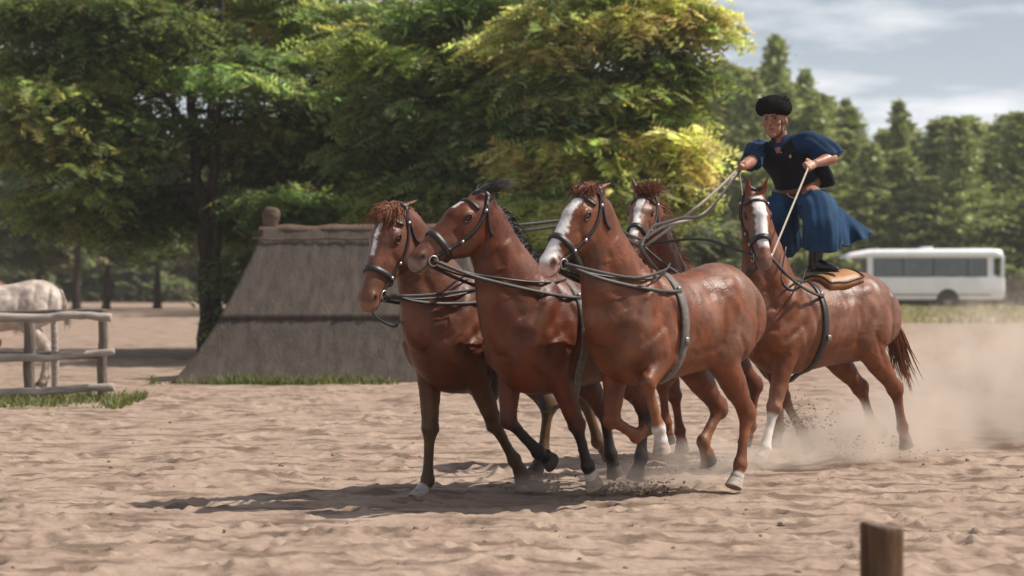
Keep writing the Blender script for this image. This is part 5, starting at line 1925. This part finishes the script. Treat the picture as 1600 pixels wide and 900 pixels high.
    back = [[p + V(.01, .05 + .07 * math.sin(math.pi * min(1, jj / nV + .1)), 0) for jj, p in enumerate(r)] for r in rings]
    allr = [a + b_[::-1] for a, b_ in zip(rings, back)]
    m2.rings(allr)
    m2.build('trouser_hem', M['skirt'], root)
    # boots
    def boot(kn, an, toe, sole_z):
        m3 = MB()
        td = V(toe.x, toe.y, 0).normalized()
        sd_ = V(-td.y, td.x, 0)
        a0 = V(an.x, an.y, sole_z + .095)
        up_ = (kn - a0).normalized()
        m3.loft([(a0 + up_ * .30, .072, .074), (a0 + up_ * .22, .075, .078), (a0 + up_ * .10, .060, .064), (a0 + V(0, 0, .0), .052, .062), (a0 - V(0, 0, .055) + td * .01, .043, .062), (a0 - V(0, 0, .072) + td * .012, .043, .062)], ref=sd_, n=20, sub=3, cap=.25)
        m3.loft([(a0 - V(0, 0, .052) - td * .045, .038, .036), (a0 - V(0, 0, .040) + td * .03, .044, .052), (a0 - V(0, 0, .056) + td * .12, .047, .036), (a0 - V(0, 0, .066) + td * .185, .036, .024), (a0 - V(0, 0, .070) + td * .215, .018, .014)], ref=sd_, n=20, sub=4, cap=.6)
        b1 = m3.build('boot', M['boot'], root)
        m3 = MB()
        m3.rings([[a0 + td * (.075 + .155 * math.cos(t)) * 1.0 + sd_ * (.047 * math.sin(t) * (1 - .18 * math.cos(t))) + V(0, 0, z) for t in [2 * math.pi * j / 24 for j in range(24)]] for z in (-.095, -.085)])
        m3.build('sole', M['rubber'], b1)
        m3 = MB()
        m3.box(a0 - td * .05 + V(0, 0, -.095), (.06, .07, .022), math.atan2(td.y, td.x))
    zl = 1.5
    q, _, _, _ = h_e.bvh.ray_cast(V(-.13, .02, 2.6), V(0, 0, -1))
    boot(knL, anL, V(.72, -.70, 0), (q.z if q else 1.5) + .058 - ORG.z)
    q, _, _, _ = h_d.bvh.ray_cast(V(-.55, .10, 2.6), V(0, 0, -1))
    boot(knR, anR, V(-.6, -.8, 0), (q.z if q else 1.5) + .058 - ORG.z)
    return ORG + haR, ORG + haL


HAND_R, HAND_L = rider()


# ------------------------------------------------------------------ reins
def rein(label, pts, r=.0085, m='rope', sag=.0, grp='reins held by the rider'):
    """A strap that runs through the given world points with a little slack between them."""
    P = []
    for a, b_ in zip(pts[:-1], pts[1:]):
        a, b_ = Vector(a), Vector(b_)
        n = max(4, int((b_ - a).length / .08))
        for k in range(n):
            t = k / n
            p = a.lerp(b_, t)
            p.z -= sag * (b_ - a).length * 4 * t * (1 - t)
            P.append(p)
    P.append(Vector(pts[-1]))
    P = Horse.relax(P, 2)
    org = P[0].copy()
    mb = MB()
    st = []
    mb.loft([(p - org, r * 1.15, r * .45) for p in P], ref=(0.05, 0.1, 1), n=8, sub=1, cap=.3)
    o = mb.build('rein', M[m], None)
    o.location = org
    return tag(o, label, 'rein', grp)


bw = lambda h, sy: h.world(h.bits[sy])
hr, hl2 = HAND_R + V(-.01, -.02, -.005), HAND_L + V(-.005, -.02, -.01)
rein('pale rein from the left hand of the rider to the white-faced right horse', [hl2, bw(h_e, 1)], .012)
rein('rein from the right hand to the far bit of the white-faced right horse', [hr + V(0, 0, -.03), bw(h_e, -1)], .007, sag=.02)
rein('upper pale rein from the right hand to the half hidden horse', [hr + V(0, 0, .01), at(1086, 326, 17.6), bw(h_d, 1)], .011, sag=.02)
rein('second pale rein from the right hand, crossing to the head of the half hidden horse', [hr, at(1098, 338, 17.5), at(1040, 350, 17.3), bw(h_d, -1)], .010, sag=.03)
rein('dark rein sagging between the half hidden horse and the white-faced right horse', [bw(h_d, 1) + V(.02, 0, .02), at(1075, 372, 17.6), at(1110, 374, 17.4), bw(h_e, -1) + V(0, 0, .02)], .009, 'leather', .02)
rein('grey lead rein draped over the neck of the nearest horse', [hr + V(0, 0, -.02), at(1100, 338, 17.3), at(1065, 340, 16.8), at(1020, 352, 16.2), at(1000, 384, 15.6), h_c.world(V(.50, .235, 1.50))], .012, 'worn', .01)
rein('upper of two black reins between the second and the nearest horse', [h_b.world(h_b.H(.42, .10, -.04)), at(800, 352, 15.7), at(880, 343, 16.1), at(960, 352, 16.6), bw(h_d, 1) + V(0, 0, .05)], .010, 'leather', .012)
rein('lower of two black reins between the second and the nearest horse', [bw(h_b, 1), at(790, 362, 15.5), at(880, 351, 16.1), at(965, 362, 16.6), bw(h_d, 1)], .010, 'leather', .012)
rein('brown rein between the heads of the two left horses', [bw(h_a, 1), h_a.world(V(.72, .24, 1.38)), at(745, 452, 15.35), h_b.world(V(.62, .21, 1.36))], .009, 'worn', .03)
rein('black rein looped under the chin of the leftmost horse', [bw(h_a, -1), bw(h_a, -1) + V(.06, .05, -.14), bw(h_a, -1) + V(.20, .15, -.22), h_a.world(V(.80, -.18, 1.22))], .008, 'leather', .03)
rein('black neck loop hanging on the shoulder of the white-faced right horse', [h_e.world(V(.62, .20, 1.70)), at(1218, 440, 17.45), at(1236, 456, 17.4), at(1252, 448, 17.5), h_e.world(V(.36, .16, 1.53))], .009, 'leather', .01)
rein('thin strap from the bit of the nearest horse along its neck to the girth', [bw(h_c, 1), h_c.world(V(.72, .22, 1.46)), h_c.world(V(.45, .25, 1.52)), h_c.world(V(.24, .12, 1.56))], .009, 'worn', .01)


# ------------------------------------------------------------------ flung sand, dust and haze
rg = random.Random(44)
def burst(name, c, r, n, smin, smax, m):
    sp_ = []
    for _ in range(n):
        d = V(rg.gauss(0, .5), rg.gauss(0, .5), abs(rg.gauss(0, .5)))
        sp_.append((c.x + d.x * r[0], c.y + d.y * r[1], max(c.z * 0 + .004, c.z + d.z * r[2]), rg.uniform(smin, smax) * (1 if rg.random() < .85 else 1.8)))
    return clods(name, sp_, m, n)
burst('flung_sand', at(835, 768, 15.9), (.17, .14, .11), 420, .003, .010, M['dark_clod'])
burst('flung_sand', at(1000, 772, 15.7), (.26, .16, .09), 420, .003, .010, M['dark_clod'])
burst('flung_sand', at(1245, 668, 17.9), (.25, .16, .22), 200, .003, .008, M['clod'])
burst('flung_sand', at(1060, 735, 15.9), (.24, .16, .12), 160, .003, .008, M['clod'])
burst('flung_sand', at(1330, 715, 18.2), (.55, .3, .16), 200, .003, .008, M['clod'])


def vol_box(name, lo, hi, m):
    lo, hi = Vector(lo), Vector(hi)
    mb = MB()
    mb.box((lo + hi) / 2, hi - lo)
    o = mb.build(name, m, smooth=False)
    return tag(o, kind='stuff')


def vmat(name):
    m = bpy.data.materials.new(name)
    m.use_nodes = True
    t = m.node_tree
    t.nodes.clear()
    pv = t.nodes.new('ShaderNodeVolumePrincipled')
    out = t.nodes.new('ShaderNodeOutputMaterial')
    t.links.new(pv.outputs['Volume'], out.inputs['Volume'])
    return m, t, pv


m, t, pv = vmat('dust')
pv.inputs['Color'].default_value = (.88, .76, .66, 1)
pv.inputs['Anisotropy'].default_value = 0.1
geo = t.nodes.new('ShaderNodeNewGeometry')
nz = t.nodes.new('ShaderNodeTexNoise')
nz.inputs['Scale'].default_value = 3.0
nz.inputs['Detail'].default_value = 4
t.links.new(geo.outputs['Position'], nz.inputs['Vector'])
acc = None
PUFFS = [((1530, 640, 20.4), (1.6, 1.1, .95), 1.5), ((1440, 680, 19.0), (.9, .7, .50), 1.9), ((1360, 695, 18.4), (.80, .55, .40), 3.6), ((1290, 690, 18.0), (.62, .42, .42), 4.4), ((1275, 660, 18.2), (.32, .24, .34), 4.2),
         ((1205, 715, 17.3), (.5, .36, .30), 3.6), ((1040, 735, 15.7), (.40, .30, .28), 4.0), ((1110, 730, 16.1), (.46, .34, .26), 3.2), ((960, 752, 15.5), (.34, .26, .18), 3.4), ((1640, 590, 21.2), (1.7, .9, 1.1), 1.2), ((850, 762, 15.6), (.32, .26, .15), 3.0)]
lo, hi = V(9, 99, 9), V(-9, -99, -9)
for (px, py, y), r, amp in PUFFS:
    c = at(px, py, y)
    for k in range(3):
        lo[k], hi[k] = min(lo[k], c[k] - r[k] * 1.02), max(hi[k], c[k] + r[k] * 1.02)
    sub = t.nodes.new('ShaderNodeVectorMath'); sub.operation = 'SUBTRACT'; sub.inputs[1].default_value = c
    dv = t.nodes.new('ShaderNodeVectorMath'); dv.operation = 'DIVIDE'; dv.inputs[1].default_value = r
    ln = t.nodes.new('ShaderNodeVectorMath'); ln.operation = 'LENGTH'
    mr = t.nodes.new('ShaderNodeMapRange'); mr.interpolation_type = 'SMOOTHSTEP'
    mr.inputs['From Min'].default_value, mr.inputs['From Max'].default_value, mr.inputs['To Min'].default_value, mr.inputs['To Max'].default_value = .05, 1.0, amp, 0
    t.links.new(geo.outputs['Position'], sub.inputs[0]); t.links.new(sub.outputs[0], dv.inputs[0]); t.links.new(dv.outputs[0], ln.inputs[0]); t.links.new(ln.outputs['Value'], mr.inputs['Value'])
    if acc is None: acc = mr.outputs['Result']
    else:
        ad = t.nodes.new('ShaderNodeMath'); ad.operation = 'ADD'
        t.links.new(acc, ad.inputs[0]); t.links.new(mr.outputs['Result'], ad.inputs[1]); acc = ad.outputs[0]
nr_ = t.nodes.new('ShaderNodeMapRange')
nr_.inputs['From Min'].default_value, nr_.inputs['From Max'].default_value, nr_.inputs['To Min'].default_value, nr_.inputs['To Max'].default_value = .40, .66, .04, 1.5
t.links.new(nz.outputs['Fac'], nr_.inputs['Value'])
ml = t.nodes.new('ShaderNodeMath'); ml.operation = 'MULTIPLY'
nr_.inputs['To Max'].default_value = 2.5
t.links.new(acc, ml.inputs[0]); t.links.new(nr_.outputs['Result'], ml.inputs[1])
t.links.new(ml.outputs[0], pv.inputs['Density'])
lo.z = .03
vol_box('dust_cloud', lo, hi, m)

m, t, pv = vmat('haze')
pv.inputs['Color'].default_value = (.84, .86, .88, 1)
pv.inputs['Density'].default_value = 0.00042
pv.inputs['Anisotropy'].default_value = 0.2
vol_box('haze', (-1310, -45, -1.2), (1310, 1310, 19), m)
